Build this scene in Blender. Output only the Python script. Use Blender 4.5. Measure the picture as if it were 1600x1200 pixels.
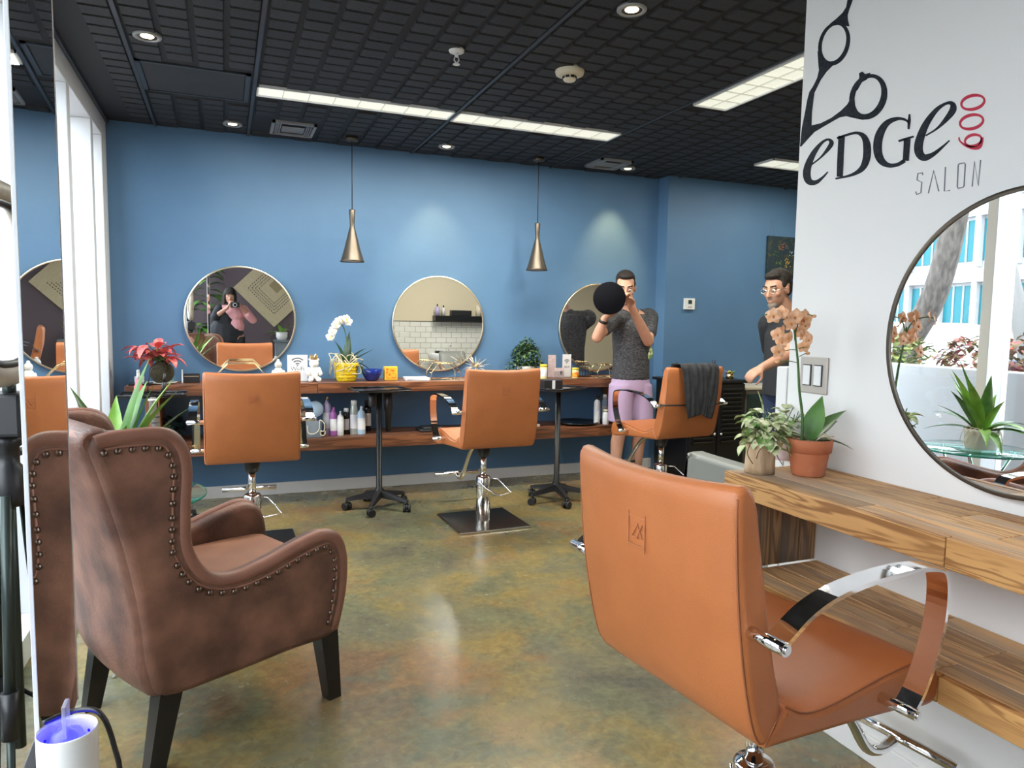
import bpy, bmesh, math, random
from mathutils import Vector, Matrix, Euler
R = random.Random(7)
PI = math.pi
for o in list(bpy.data.objects): bpy.data.objects.remove(o)
sc = bpy.context.scene
COL = sc.collection
# ---------------------------------------------------------------- camera
F = 1110.0; CAMH = 1.35
M = Matrix(((0.9273, -0.0174, 0.3738), (-0.3740, -0.0850, 0.9235), (0.0157, -0.9962, -0.0853)))
def _orth(m):
    y = m.row[1].normalized() if hasattr(m.row[1], 'normalized') else Vector(m[1]).normalized()
    z = Vector(m[2]); z = (z - y*z.dot(y)).normalized(); x = y.cross(z)
    if x.dot(Vector(m[0])) < 0: x = -x
    return Matrix((x, y, z))
M = _orth(M)
cd = bpy.data.cameras.new('camera'); cam = bpy.data.objects.new('camera', cd); COL.objects.link(cam)
cd.sensor_fit = 'HORIZONTAL'; cd.sensor_width = 36; cd.lens = F/1600*36; cd.clip_start = 0.02; cd.clip_end = 300
r_, d_, f_ = M.col[0], M.col[1], M.col[2]
cm = Matrix((( r_[0], -d_[0], -f_[0], 0), (r_[1], -d_[1], -f_[1], 0), (r_[2], -d_[2], -f_[2], CAMH), (0, 0, 0, 1)))
cam.matrix_world = cm
sc.camera = cam
O = Vector((0, 0, CAMH))
def ray(px, py): return M @ Vector((px-800, py-600, F))
def az(px, py, z): d = ray(px, py); return O + d*((z-CAMH)/d.z)      # point of a pixel's ray at height z
def ay(px, py, y): d = ray(px, py); return O + d*(y/d.y)             # ... at depth y
def ax(px, py, x): d = ray(px, py); return O + d*(x/d.x)             # ... on plane x
def proj(P):
    c = M.transposed() @ (Vector(P)-O)
    return (800+F*c.x/c.z, 600+F*c.y/c.z, c.z)
# ---------------------------------------------------------------- world, exposure
w = bpy.data.worlds.new('sky'); sc.world = w; w.use_nodes = True
nt = w.node_tree; bg = nt.nodes['Background']
bg.inputs['Color'].default_value = (0.84, 0.925, 1.0, 1); bg.inputs['Strength'].default_value = 7.0
vs = sc.view_settings
vs.view_transform = 'Standard'; vs.look = 'None'; vs.gamma = 1; vs.exposure = 0.36; vs.use_curve_mapping = False

# ---------------------------------------------------------------- materials
MATS = {}
def pm(name, col, rough=0.5, metal=0.0, col2=None, scale=20, stretch=(1,1,1), detail=4, bump=0.0, bscale=None, emit=None, estr=0, rnd=0.0, spec=0.5, trans=0, coat=0, contrast=(0.35,0.65), alpha=1):
    if name in MATS: return MATS[name]
    m = bpy.data.materials.new(name); m.use_nodes = True
    n = m.node_tree.nodes; l = m.node_tree.links; p = n['Principled BSDF']
    c = (*col, 1)
    p.inputs['Base Color'].default_value = c; p.inputs['Roughness'].default_value = rough; p.inputs['Metallic'].default_value = metal
    p.inputs['Specular IOR Level'].default_value = spec
    if trans: p.inputs['Transmission Weight'].default_value = trans
    if coat: p.inputs['Coat Weight'].default_value = coat
    if alpha < 1: p.inputs['Alpha'].default_value = alpha
    if emit: p.inputs['Emission Color'].default_value = (*emit, 1); p.inputs['Emission Strength'].default_value = estr
    out = None
    if col2 or bump:
        tc = n.new('ShaderNodeTexCoord'); mp = n.new('ShaderNodeMapping'); mp.inputs['Scale'].default_value = stretch
        l.new(tc.outputs['Object'], mp.inputs['Vector'])
    if col2:
        nz = n.new('ShaderNodeTexNoise'); nz.inputs['Scale'].default_value = scale; nz.inputs['Detail'].default_value = detail
        l.new(mp.outputs[0], nz.inputs['Vector'])
        rp = n.new('ShaderNodeValToRGB'); rp.color_ramp.elements[0].position = contrast[0]; rp.color_ramp.elements[1].position = contrast[1]
        rp.color_ramp.elements[0].color = c; rp.color_ramp.elements[1].color = (*col2, 1)
        l.new(nz.outputs['Fac'], rp.inputs['Fac']); out = rp.outputs['Color']
        l.new(out, p.inputs['Base Color'])
    if rnd:
        oi = n.new('ShaderNodeObjectInfo'); hs = n.new('ShaderNodeHueSaturation'); mr = n.new('ShaderNodeMapRange')
        mr.inputs['To Min'].default_value = 1-rnd; mr.inputs['To Max'].default_value = 1+rnd
        l.new(oi.outputs['Random'], mr.inputs['Value']); l.new(mr.outputs[0], hs.inputs['Value'])
        if out: l.new(out, hs.inputs['Color'])
        else: hs.inputs['Color'].default_value = c
        l.new(hs.outputs[0], p.inputs['Base Color'])
    if bump:
        b = n.new('ShaderNodeBump'); b.inputs['Strength'].default_value = bump; b.inputs['Distance'].default_value = 0.01
        n2 = n.new('ShaderNodeTexNoise'); n2.inputs['Scale'].default_value = bscale or scale*2; n2.inputs['Detail'].default_value = 6
        l.new(mp.outputs[0], n2.inputs['Vector']); l.new(n2.outputs['Fac'], b.inputs['Height']); l.new(b.outputs[0], p.inputs['Normal'])
    MATS[name] = m; return m

def wood(name, c1, c2, c3, axis=0, grain=1.0, rnd=0.2, rough=0.55, rings=22):
    """planks: long grain along an axis, with growth-ring streaks, grey weathering and plank-to-plank variation"""
    m = bpy.data.materials.new(name); m.use_nodes = True
    n = m.node_tree.nodes; l = m.node_tree.links; p = n['Principled BSDF']
    tc = n.new('ShaderNodeTexCoord'); oi = n.new('ShaderNodeObjectInfo')
    add = n.new('ShaderNodeVectorMath'); add.operation = 'ADD'
    mu = n.new('ShaderNodeMath'); mu.operation = 'MULTIPLY'; mu.inputs[1].default_value = 37.0
    l.new(oi.outputs['Random'], mu.inputs[0]); l.new(tc.outputs['Object'], add.inputs[0]); l.new(mu.outputs[0], add.inputs[1])
    mp = n.new('ShaderNodeMapping'); s = [9*grain]*3; s[axis] = 0.7*grain; mp.inputs['Scale'].default_value = s
    l.new(add.outputs[0], mp.inputs['Vector'])
    nz = n.new('ShaderNodeTexNoise'); nz.inputs['Scale'].default_value = 2.2; nz.inputs['Detail'].default_value = 3; nz.inputs['Distortion'].default_value = 0.6
    l.new(mp.outputs[0], nz.inputs['Vector'])
    ws = n.new('ShaderNodeMath'); ws.operation = 'MULTIPLY'; ws.inputs[1].default_value = rings
    l.new(nz.outputs['Fac'], ws.inputs[0])
    sn = n.new('ShaderNodeMath'); sn.operation = 'SINE'; l.new(ws.outputs[0], sn.inputs[0])
    mr = n.new('ShaderNodeMapRange'); mr.inputs['From Min'].default_value = -1; l.new(sn.outputs[0], mr.inputs['Value'])
    rp = n.new('ShaderNodeValToRGB'); rp.color_ramp.elements[0].color = (*c1, 1); rp.color_ramp.elements[1].color = (*c2, 1)
    rp.color_ramp.elements[0].position = 0.1; rp.color_ramp.elements[1].position = 0.75
    l.new(mr.outputs[0], rp.inputs['Fac'])
    mp2 = n.new('ShaderNodeMapping'); s2 = [7*grain]*3; s2[axis] = 0.5*grain; mp2.inputs['Scale'].default_value = s2
    l.new(add.outputs[0], mp2.inputs['Vector'])
    n3 = n.new('ShaderNodeTexNoise'); n3.inputs['Scale'].default_value = 1.4; n3.inputs['Detail'].default_value = 8
    l.new(mp2.outputs[0], n3.inputs['Vector'])
    rf = n.new('ShaderNodeMapRange'); rf.inputs['From Min'].default_value = 0.46; rf.inputs['From Max'].default_value = 0.66; l.new(n3.outputs['Fac'], rf.inputs['Value'])
    mx = n.new('ShaderNodeMix'); mx.data_type = 'RGBA'; l.new(rf.outputs[0], mx.inputs['Factor'])
    l.new(rp.outputs[0], mx.inputs[6]); mx.inputs[7].default_value = (*c3, 1)
    hs = n.new('ShaderNodeHueSaturation'); m2 = n.new('ShaderNodeMapRange'); m2.inputs['To Min'].default_value = 1-rnd; m2.inputs['To Max'].default_value = 1+rnd
    l.new(oi.outputs['Random'], m2.inputs['Value']); l.new(m2.outputs[0], hs.inputs['Value']); l.new(mx.outputs[2], hs.inputs['Color'])
    l.new(hs.outputs[0], p.inputs['Base Color']); p.inputs['Roughness'].default_value = rough
    b = n.new('ShaderNodeBump'); b.inputs['Strength'].default_value = 0.35; b.inputs['Distance'].default_value = 0.004
    l.new(n3.outputs['Fac'], b.inputs['Height']); l.new(b.outputs[0], p.inputs['Normal'])
    MATS[name] = m; return m

def glass_mat(name, tint=(1,1,1), refl=0.03):
    m = bpy.data.materials.new(name); m.use_nodes = True
    n = m.node_tree.nodes; l = m.node_tree.links; n.remove(n['Principled BSDF'])
    t = n.new('ShaderNodeBsdfTransparent'); t.inputs[0].default_value = (*tint, 1)
    g = n.new('ShaderNodeBsdfGlossy'); g.inputs['Roughness'].default_value = 0.0
    lw = n.new('ShaderNodeLayerWeight'); lw.inputs['Blend'].default_value = 0.5
    pw = n.new('ShaderNodeMath'); pw.operation = 'POWER'; pw.inputs[1].default_value = 5.0; l.new(lw.outputs['Facing'], pw.inputs[0])
    ma = n.new('ShaderNodeMath'); ma.operation = 'MULTIPLY_ADD'; ma.inputs[1].default_value = 1-refl; ma.inputs[2].default_value = refl; l.new(pw.outputs[0], ma.inputs[0])
    mx = n.new('ShaderNodeMixShader'); l.new(ma.outputs[0], mx.inputs[0]); l.new(t.outputs[0], mx.inputs[1]); l.new(g.outputs[0], mx.inputs[2])
    l.new(mx.outputs[0], n['Material Output'].inputs[0]); MATS[name] = m; return m

# ---------------------------------------------------------------- mesh builder
class B:
    def __init__(s): s.v = []; s.f = []; s.sm = []
    def add(s, vs_, fs, smooth=False):
        k = len(s.v); s.v += [Vector(a) for a in vs_]
        for f in fs: s.f.append([i+k for i in f]); s.sm.append(smooth)
        return s
    def box(s, a, b):
        x0,y0,z0 = a; x1,y1,z1 = b
        return s.add([(x0,y0,z0),(x1,y0,z0),(x1,y1,z0),(x0,y1,z0),(x0,y0,z1),(x1,y0,z1),(x1,y1,z1),(x0,y1,z1)],
              [(0,3,2,1),(4,5,6,7),(0,1,5,4),(1,2,6,5),(2,3,7,6),(3,0,4,7)])
    def bbox(s, a, b, r=0.005):
        """box with chamfered edges"""
        x0,y0,z0 = a; x1,y1,z1 = b; r = min(r, (x1-x0)/2.1, (y1-y0)/2.1, (z1-z0)/2.1)
        bm = bmesh.new(); bmesh.ops.create_cube(bm, size=1)
        for v in bm.verts: v.co = Vector(((x0+x1)/2+v.co.x*(x1-x0), (y0+y1)/2+v.co.y*(y1-y0), (z0+z1)/2+v.co.z*(z1-z0)))
        bmesh.ops.bevel(bm, geom=bm.edges[:], offset=r, segments=2, affect='EDGES', profile=0.5)
        bm.verts.index_update(); s.add([v.co for v in bm.verts], [[v.index for v in f.verts] for f in bm.faces]); bm.free(); return s
    def cyl(s, p, q, r1, r2=None, n=16, cap=True, smooth=True):
        p = Vector(p); q = Vector(q); r2 = r1 if r2 is None else r2
        d = (q-p); d = d.normalized() if d.length > 1e-9 else Vector((0,0,1))
        u = d.cross(Vector((0,0,1)));  u = Vector((1,0,0)) if u.length < 1e-4 else u.normalized()
        w_ = d.cross(u); vs_ = []
        for c, r in ((p,r1),(q,r2)):
            for i in range(n):
                a = 2*PI*i/n; vs_.append(c + u*(r*math.cos(a)) + w_*(r*math.sin(a)))
        k = len(s.v); s.v += vs_
        for i in range(n):
            j = (i+1)%n; s.f.append([k+i, k+j, k+n+j, k+n+i]); s.sm.append(smooth)
        if cap:
            s.f.append([k+i for i in range(n)][::-1]); s.sm.append(False)
            s.f.append([k+n+i for i in range(n)]); s.sm.append(False)
        return s
    def lathe(s, prof, c=(0,0,0), n=24, smooth=True, ax=None, close=False):
        """prof: (r,z) list around a vertical axis through c; caps added where r>0 at the ends"""
        c = Vector(c); k = len(s.v)
        for r, z in prof:
            for i in range(n):
                a = 2*PI*i/n; s.v.append(c+Vector((r*math.cos(a), r*math.sin(a), z)))
        m = len(prof)
        for j in range(m-1):
            for i in range(n):
                i2 = (i+1)%n; s.f.append([k+j*n+i, k+j*n+i2, k+(j+1)*n+i2, k+(j+1)*n+i]); s.sm.append(smooth)
        if not close:
            if prof[0][0] > 1e-5: s.f.append([k+i for i in range(n)][::-1]); s.sm.append(False)
            if prof[-1][0] > 1e-5: s.f.append([k+(m-1)*n+i for i in range(n)]); s.sm.append(False)
        return s
    def ell(s, c, r, n=14, m=9, rot=None):
        c = Vector(c); r = (r,r,r) if not hasattr(r, '__len__') else r
        k = len(s.v); rm = rot or Matrix.Identity(3)
        s.v.append(c+rm@Vector((0,0,-r[2])))
        for j in range(1, m):
            t = -PI/2+PI*j/m
            for i in range(n):
                a = 2*PI*i/n; s.v.append(c+rm@Vector((r[0]*math.cos(t)*math.cos(a), r[1]*math.cos(t)*math.sin(a), r[2]*math.sin(t))))
        s.v.append(c+rm@Vector((0,0,r[2]))); e = len(s.v)-1
        for i in range(n):
            i2 = (i+1)%n; s.f.append([k, k+1+i2, k+1+i]); s.sm.append(True)
            for j in range(m-2):
                a0 = k+1+j*n; s.f.append([a0+i, a0+i2, a0+n+i2, a0+n+i]); s.sm.append(True)
            a0 = k+1+(m-2)*n; s.f.append([a0+i, a0+i2, e]); s.sm.append(True)
        return s
    def loft(s, rings, n=28):
        """closed elliptical loft: rings of (x,y,z,rx,ry)"""
        k = len(s.v)
        for x, y, z, rx, ry in rings:
            for i in range(n): a = 2*PI*i/n; s.v.append(Vector((x+rx*math.cos(a), y+ry*math.sin(a), z)))
        for j in range(len(rings)-1):
            for i in range(n): s.f.append([k+j*n+i, k+j*n+(i+1)%n, k+(j+1)*n+(i+1)%n, k+(j+1)*n+i]); s.sm.append(True)
        s.f.append([k+i for i in range(n)][::-1]); s.f.append([k+(len(rings)-1)*n+i for i in range(n)]); s.sm += [False, False]
        return s
    def cap(s, p, q, r1, r2=None):
        r2 = r1 if r2 is None else r2
        s.cyl(p, q, r1, r2, n=12); s.ell(p, r1*1.0, 12, 7); s.ell(q, r2*1.0, 12, 7); return s
    def chain(s, pts, rs):
        for i in range(len(pts)-1): s.cap(pts[i], pts[i+1], rs[i], rs[i+1])
        return s
    def tube(s, pts, r, n=8, closed=False):
        pts = [Vector(p) for p in pts]; m = len(pts); k = len(s.v); rr = r if hasattr(r, '__len__') else [r]*m
        ref = None
        for i in range(m):
            a = pts[i-1] if (i > 0 or closed) else pts[i]; b = pts[(i+1)%m] if (i < m-1 or closed) else pts[i]
            d = (b-a); d = d.normalized() if d.length > 1e-9 else Vector((0,0,1))
            if ref is None: ref = d.orthogonal().normalized()
            ref = ref - d*ref.dot(d); ref = d.orthogonal() if ref.length < 1e-5 else ref; ref.normalize()
            w_ = d.cross(ref)
            for j in range(n):
                t = 2*PI*j/n; s.v.append(pts[i]+ref*(rr[i]*math.cos(t))+w_*(rr[i]*math.sin(t)))
        for i in range(m if closed else m-1):
            for j in range(n):
                j2 = (j+1)%n; i2 = (i+1)%m
                s.f.append([k+i*n+j, k+i*n+j2, k+i2*n+j2, k+i2*n+j]); s.sm.append(True)
        if not closed:
            s.f.append([k+j for j in range(n)][::-1]); s.sm.append(False); s.f.append([k+(m-1)*n+j for j in range(n)]); s.sm.append(False)
        return s
    def prism(s, pts, a, b, to=lambda u, v, h: (u, v, h)):
        """closed outline in (u,v) extruded from h=a to h=b"""
        n = len(pts); area = sum(pts[i][0]*pts[(i+1)%n][1]-pts[(i+1)%n][0]*pts[i][1] for i in range(n))
        k = len(s.v); s.v += [Vector(to(u, v, a)) for u, v in pts] + [Vector(to(u, v, b)) for u, v in pts]
        s.f.append([k+i for i in range(n)]); s.f.append([k+n+i for i in range(n)][::-1]); s.sm += [False]*2
        for i in range(n):
            j = (i+1)%n; s.f.append([k+j, k+i, k+n+i, k+n+j]); s.sm.append(False)
        return s
    def strip(s, path, th, to):
        """flat stroke of varying width: path of (u,v,width), extruded th, mapped by to(u,v,h)"""
        L_, R_ = [], []
        for i in range(len(path)):
            a = path[max(0, i-1)]; b = path[min(len(path)-1, i+1)]
            du, dv = b[0]-a[0], b[1]-a[1]; q = math.hypot(du, dv) or 1; nx, ny = -dv/q, du/q; hw = path[i][2]/2
            L_.append((path[i][0]+nx*hw, path[i][1]+ny*hw)); R_.append((path[i][0]-nx*hw, path[i][1]-ny*hw))
        for i in range(len(path)-1): s.prism([L_[i], L_[i+1], R_[i+1], R_[i]], 0, th, to)
        return s
    def pillow(s, prof, w0, w1, r=0.02, seg=3, to=lambda x, y, z: (x, y, z), bow=None):
        """outline prof in (y,z) carried from x=w0 to x=w1 with rolled edges of radius r"""
        n = len(prof); A = sum(prof[i][0]*prof[(i+1)%n][1]-prof[(i+1)%n][0]*prof[i][1] for i in range(n))
        sg = 1 if A > 0 else -1; nor = []
        for i in range(n):
            a = prof[i-1]; b = prof[(i+1)%n]; du, dv = b[0]-a[0], b[1]-a[1]; q = math.hypot(du, dv) or 1
            nor.append((-dv/q*sg, du/q*sg))
        st = []
        for j in range(seg+1): t = j/seg*PI/2; st.append((w0+r*(1-math.sin(t)), r*(1-math.cos(t)))) if False else st.append((w0+r*(1-math.cos(t)), r*(1-math.sin(t))))
        mid = 6
        for j in range(1, mid): st.append((w0+r+(w1-w0-2*r)*j/mid, 0.0))
        for j in range(seg+1): t = PI/2*(1-j/seg); st.append((w1-r*(1-math.cos(t)), r*(1-math.sin(t))))
        k = len(s.v)
        for x, ins in st:
            for i in range(n):
                y = prof[i][0]+nor[i][0]*ins; z = prof[i][1]+nor[i][1]*ins
                if bow: y, z = bow(x, y, z)
                s.v.append(Vector(to(x, y, z)))
        for j in range(len(st)-1):
            for i in range(n):
                i2 = (i+1)%n; q = [k+j*n+i, k+j*n+i2, k+(j+1)*n+i2, k+(j+1)*n+i]
                s.f.append(q if sg < 0 else q[::-1]); s.sm.append(True)
        q = [k+i for i in range(n)]; s.f.append(q if sg > 0 else q[::-1]) ; s.sm.append(False)
        q = [k+(len(st)-1)*n+i for i in range(n)]; s.f.append(q[::-1] if sg > 0 else q); s.sm.append(False)
        return s
    def leaf(s, base, azm, el, L, W, droop=0.6, fold=0.15, tip=0.75, th=0.0, n=7):
        base = Vector(base); d0 = Vector((math.cos(azm), math.sin(azm), 0)); sd = Vector((-math.sin(azm), math.cos(azm), 0))
        p = base.copy(); k = len(s.v)
        for i in range(n+1):
            t = i/n; e = el - droop*t; dr = d0*math.cos(e)+Vector((0,0,math.sin(e))); up = -d0*math.sin(e)+Vector((0,0,math.cos(e)))
            if i: p = p + dr*(L/n)
            wd = W/2*max(0.03, math.sin(PI*min(1, (0.06+0.94*t))**tip))
            s.v += [p+sd*wd+up*(fold*wd*1.2), p-up*0.0006, p-sd*wd+up*(fold*wd*1.2)]
        for i in range(n):
            a = k+3*i; b = a+3
            s.f += [[a, a+1, b+1, b], [a+1, a+2, b+2, b+1]]; s.sm += [True, True]
        return s
    def mesh(s, name):
        me = bpy.data.meshes.new(name); me.from_pydata([tuple(v) for v in s.v], [], s.f)
        me.polygons.foreach_set('use_smooth', s.sm); me.validate(); me.update()
        bm = bmesh.new(); bm.from_mesh(me); bmesh.ops.recalc_face_normals(bm, faces=bm.faces[:]); bm.to_mesh(me); bm.free(); return me
    def build(s, name, mat, parent=None, loc=None, rot=None):
        me = s.mesh(name); me.materials.append(MATS[mat] if isinstance(mat, str) else mat)
        return link(name, me, parent, loc, rot)
def link(name, me, parent=None, loc=None, rot=None):
    o = bpy.data.objects.new(name, me); COL.objects.link(o)
    if parent: o.parent = parent
    if loc is not None: o.location = loc
    if rot is not None: o.rotation_euler = rot
    return o
def tag(o, label=None, cat=None, group=None, kind=None):
    if label: o['label'] = label
    if cat: o['category'] = cat
    if group: o['group'] = group
    if kind: o['kind'] = kind
    return o
def thing(name, label, cat, loc=(0,0,0), rz=0, group=None, kind=None):
    o = bpy.data.objects.new(name, None); o.empty_display_size = 0.1; COL.objects.link(o); o.location = loc; o.rotation_euler = (0,0,rz)
    return tag(o, label, cat, group, kind)
def struct(name, b, mat, parent=None):
    o = b.build(name, mat, parent)
    if not parent: o['kind'] = 'structure'
    return o
def copy_tree(o, parent=None):
    c = o.copy(); COL.objects.link(c); c.parent = parent
    for ch in list(o.children): copy_tree(ch, c)
    return c
def smooth_path(pts, n=5, closed=False):
    out = []; m = len(pts); P = [Vector(p) for p in pts]
    rng = range(m) if closed else range(m-1)
    for i in rng:
        p0 = P[i-1] if (i > 0 or closed) else P[i]; p1 = P[i]; p2 = P[(i+1)%m]; p3 = P[(i+2)%m] if (i+2 < m or closed) else P[(i+1)%m]
        for j in range(n):
            t = j/n; out.append(0.5*((2*p1)+(p2-p0)*t+(2*p0-5*p1+4*p2-p3)*t*t+(3*p1-p0-3*p2+p3)*t**3))
    if not closed: out.append(P[-1])
    return out
def sp2(pts, n=4): return [(p.x, p.y) for p in smooth_path([(a, b, 0) for a, b in pts], n, True)]

# ---------------------------------------------------------------- material table
pm('blue_paint', (0.082, 0.180, 0.325), 0.55, col2=(0.092, 0.198, 0.352), scale=2.5, bump=0.08, bscale=140)
pm('white_paint', (0.76, 0.75, 0.735), 0.5, bump=0.03, bscale=160)
pm('beige_paint', (0.72, 0.64, 0.48), 0.6)
pm('plum_paint', (0.115, 0.085, 0.10), 0.6)
pm('ceiling_black', (0.012, 0.013, 0.016), 0.7)
pm('ceiling_block', (0.024, 0.025, 0.030), 0.6, col2=(0.011, 0.012, 0.014), scale=160, bump=0.5, bscale=220, contrast=(0.45,0.62), rnd=0.25)
pm('grid_metal', (0.032, 0.037, 0.046), 0.45)
pm('panel_dark', (0.022, 0.022, 0.024), 0.6, col2=(0.03,0.028,0.026), scale=6)
pm('white_metal', (0.78, 0.80, 0.83), 0.35)
pm('grey_metal', (0.16, 0.15, 0.135), 0.45)
pm('vent_metal', (0.34, 0.35, 0.36), 0.4, metal=0.3)
pm('cream_plastic', (0.72, 0.66, 0.52), 0.4)
pm('white_plastic', (0.75, 0.76, 0.76), 0.35)
pm('chrome', (0.86, 0.86, 0.88), 0.06, metal=1)
pm('brushed_steel', (0.46, 0.45, 0.43), 0.22, metal=1, bump=0.05, bscale=60, stretch=(1,40,1))
pm('gold', (0.72, 0.55, 0.30), 0.22, metal=1)
pm('pale_gold', (0.80, 0.72, 0.55), 0.3, metal=1)
pm('bronze', (0.12, 0.10, 0.08), 0.42, metal=0.8)
pm('tan_leather', (0.43, 0.138, 0.044), 0.42, col2=(0.47, 0.155, 0.050), scale=9, bump=0.12, bscale=320)
pm('tan_stitch', (0.30, 0.10, 0.04), 0.5); pm('tan_mark', (0.50, 0.19, 0.08), 0.5)
pm('brown_leather', (0.085, 0.037, 0.025), 0.5, col2=(0.27, 0.125, 0.08), scale=7, detail=9, bump=0.22, bscale=120, contrast=(0.34,0.72))
pm('brown_trim', (0.21, 0.09, 0.058), 0.48, col2=(0.27, 0.12, 0.08), scale=9, bump=0.12, bscale=140)
pm('brown_seat', (0.30, 0.13, 0.07), 0.5, col2=(0.24, 0.10, 0.055), scale=8)
pm('nail_bronze', (0.17, 0.12, 0.095), 0.3, metal=0.95)
pm('black_wood', (0.008, 0.008, 0.01), 0.35)
pm('black_plastic', (0.014, 0.014, 0.016), 0.4)
pm('black_metal', (0.02, 0.021, 0.023), 0.35, metal=0.4)
pm('black_gloss', (0.01, 0.01, 0.012), 0.15)
pm('black_cloth', (0.018, 0.019, 0.023), 0.8, col2=(0.035, 0.036, 0.042), scale=30)
pm('black_felt', (0.006, 0.006, 0.009), 0.9, spec=0.1)
pm('grey_vinyl', (0.20, 0.21, 0.20), 0.45)
pm('terracotta', (0.48, 0.15, 0.065), 0.75, col2=(0.58, 0.26, 0.16), scale=9, contrast=(0.5,0.75), bump=0.1)
pm('log_bark', (0.42, 0.28, 0.16), 0.85, col2=(0.62, 0.46, 0.30), scale=22, stretch=(1,1,0.18), bump=0.7, bscale=50)
pm('soil', (0.10, 0.06, 0.03), 0.9, col2=(0.42, 0.30, 0.16), scale=120)
pm('moss', (0.05, 0.038, 0.018), 0.95, col2=(0.03, 0.028, 0.012), scale=60, bump=1.0, bscale=90)
pm('leaf_green', (0.045, 0.13, 0.018), 0.38, col2=(0.09, 0.22, 0.035), scale=14, stretch=(1,1,1), rnd=0.25)
pm('leaf_bright', (0.15, 0.33, 0.04), 0.4, col2=(0.25, 0.44, 0.08), scale=14, rnd=0.2)
pm('leaf_dark', (0.012, 0.035, 0.012), 0.3, col2=(0.03, 0.07, 0.02), scale=20, rnd=0.3)
pm('leaf_ivy', (0.02, 0.06, 0.015), 0.45, col2=(0.13, 0.22, 0.08), scale=40, contrast=(0.45,0.7))
pm('leaf_varieg', (0.16, 0.30, 0.07), 0.5, col2=(0.68, 0.70, 0.42), scale=42, contrast=(0.42,0.56), rnd=0.15)
pm('leaf_pink', (0.70, 0.10, 0.11), 0.42, col2=(0.72, 0.30, 0.24), scale=45, contrast=(0.45,0.65), rnd=0.2)
pm('stem_green', (0.05, 0.13, 0.03), 0.5)
pm('stem_brown', (0.09, 0.06, 0.035), 0.7)
pm('root_pale', (0.60, 0.54, 0.38), 0.7)
pm('petal_peach', (0.80, 0.38, 0.16), 0.55, col2=(0.86, 0.54, 0.34), scale=60, rnd=0.12)
pm('petal_white', (0.85, 0.85, 0.80), 0.5)
pm('petal_core', (0.55, 0.20, 0.06), 0.5)
pm('yellow_glaze', (0.80, 0.58, 0.02), 0.25, bump=0.6, bscale=90)
pm('blue_glass', (0.012, 0.03, 0.22), 0.1)
pm('orange_print', (0.80, 0.42, 0.03), 0.5, col2=(0.75, 0.10, 0.03), scale=45, contrast=(0.5,0.6))
pm('yellow_card', (0.80, 0.50, 0.04), 0.5)
pm('paper', (0.80, 0.80, 0.82), 0.6)
pm('print_grey', (0.16, 0.17, 0.19), 0.6)
pm('white_ceramic', (0.80, 0.80, 0.78), 0.2)
pm('stone_white', (0.62, 0.62, 0.58), 0.7, bump=0.5, bscale=120)
pm('lavender', (0.50, 0.44, 0.68), 0.3)
pm('purple_plastic', (0.42, 0.14, 0.45), 0.3)
pm('pale_blue', (0.46, 0.62, 0.78), 0.45)
pm('silver_green', (0.52, 0.58, 0.55), 0.25, metal=0.4)
pm('pink_plastic', (0.75, 0.10, 0.16), 0.35)
pm('pink_card', (0.66, 0.46, 0.48), 0.5, col2=(0.72,0.62,0.62), scale=50)
pm('yellow_plastic', (0.78, 0.72, 0.34), 0.35)
pm('yellow_cap', (0.80, 0.62, 0.05), 0.35)
pm('grey_fabric', (0.20, 0.24, 0.28), 0.7)
pm('cream_cord', (0.68, 0.62, 0.48), 0.6)
pm('antique', (0.30, 0.24, 0.13), 0.5, col2=(0.60, 0.55, 0.42), scale=40, bump=0.6, bscale=60)
pm('teal_dark', (0.01, 0.06, 0.06), 0.4, col2=(0.02, 0.03, 0.03), scale=30)
pm('skin', (0.60, 0.31, 0.205), 0.5, col2=(0.64, 0.34, 0.235), scale=18)
pm('skin_tan', (0.46, 0.235, 0.15), 0.5, col2=(0.50, 0.26, 0.18), scale=18)
pm('hair_dark', (0.014, 0.009, 0.007), 0.75, bump=0.8, bscale=110, stretch=(1,1,0.3))
pm('beard', (0.20, 0.17, 0.15), 0.8)
pm('shirt_grey', (0.028, 0.029, 0.034), 0.85, col2=(0.10, 0.10, 0.11), scale=55, stretch=(1,1,3.5), contrast=(0.42,0.62), bump=0.15)
pm('shirt_black', (0.014, 0.016, 0.021), 0.85)
pm('shorts_lavender', (0.52, 0.38, 0.58), 0.75, bump=0.25, bscale=14)
pm('jeans', (0.015, 0.03, 0.08), 0.8)
pm('pink_shirt', (0.66, 0.32, 0.34), 0.8, bump=0.3, bscale=20)
pm('shoe_white', (0.6, 0.6, 0.6), 0.5)
pm('logo_black', (0.010, 0.013, 0.018), 0.6, col2=(0.024, 0.03, 0.04), scale=90, spec=0.15)
pm('logo_red', (0.50, 0.012, 0.045), 0.4)
pm('art_beige', (0.52, 0.43, 0.27), 0.7, col2=(0.58, 0.49, 0.32), scale=14, stretch=(1,1,6))
pm('art_dark', (0.33, 0.26, 0.14), 0.7)
pm('paint_canvas', (0.01, 0.03, 0.045), 0.6, col2=(0.10, 0.085, 0.02), scale=26, contrast=(0.5,0.8))
pm('tile_white', (0.80, 0.80, 0.76), 0.15)
pm('grout', (0.20, 0.19, 0.17), 0.8)
pm('white_frame', (0.70, 0.72, 0.75), 0.35)
pm('led_blue', (0.02, 0.02, 0.6), 0.4, emit=(0.01, 0.01, 1.0), estr=9.0)
pm('hedge', (0.045, 0.075, 0.012), 0.7, col2=(0.16, 0.17, 0.025), scale=14, rnd=0.25)  # foliage colour darkened to hold back outdoor brightness in the right mirror
pm('hedge_red', (0.22, 0.018, 0.045), 0.7, col2=(0.09, 0.12, 0.02), scale=14)
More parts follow.
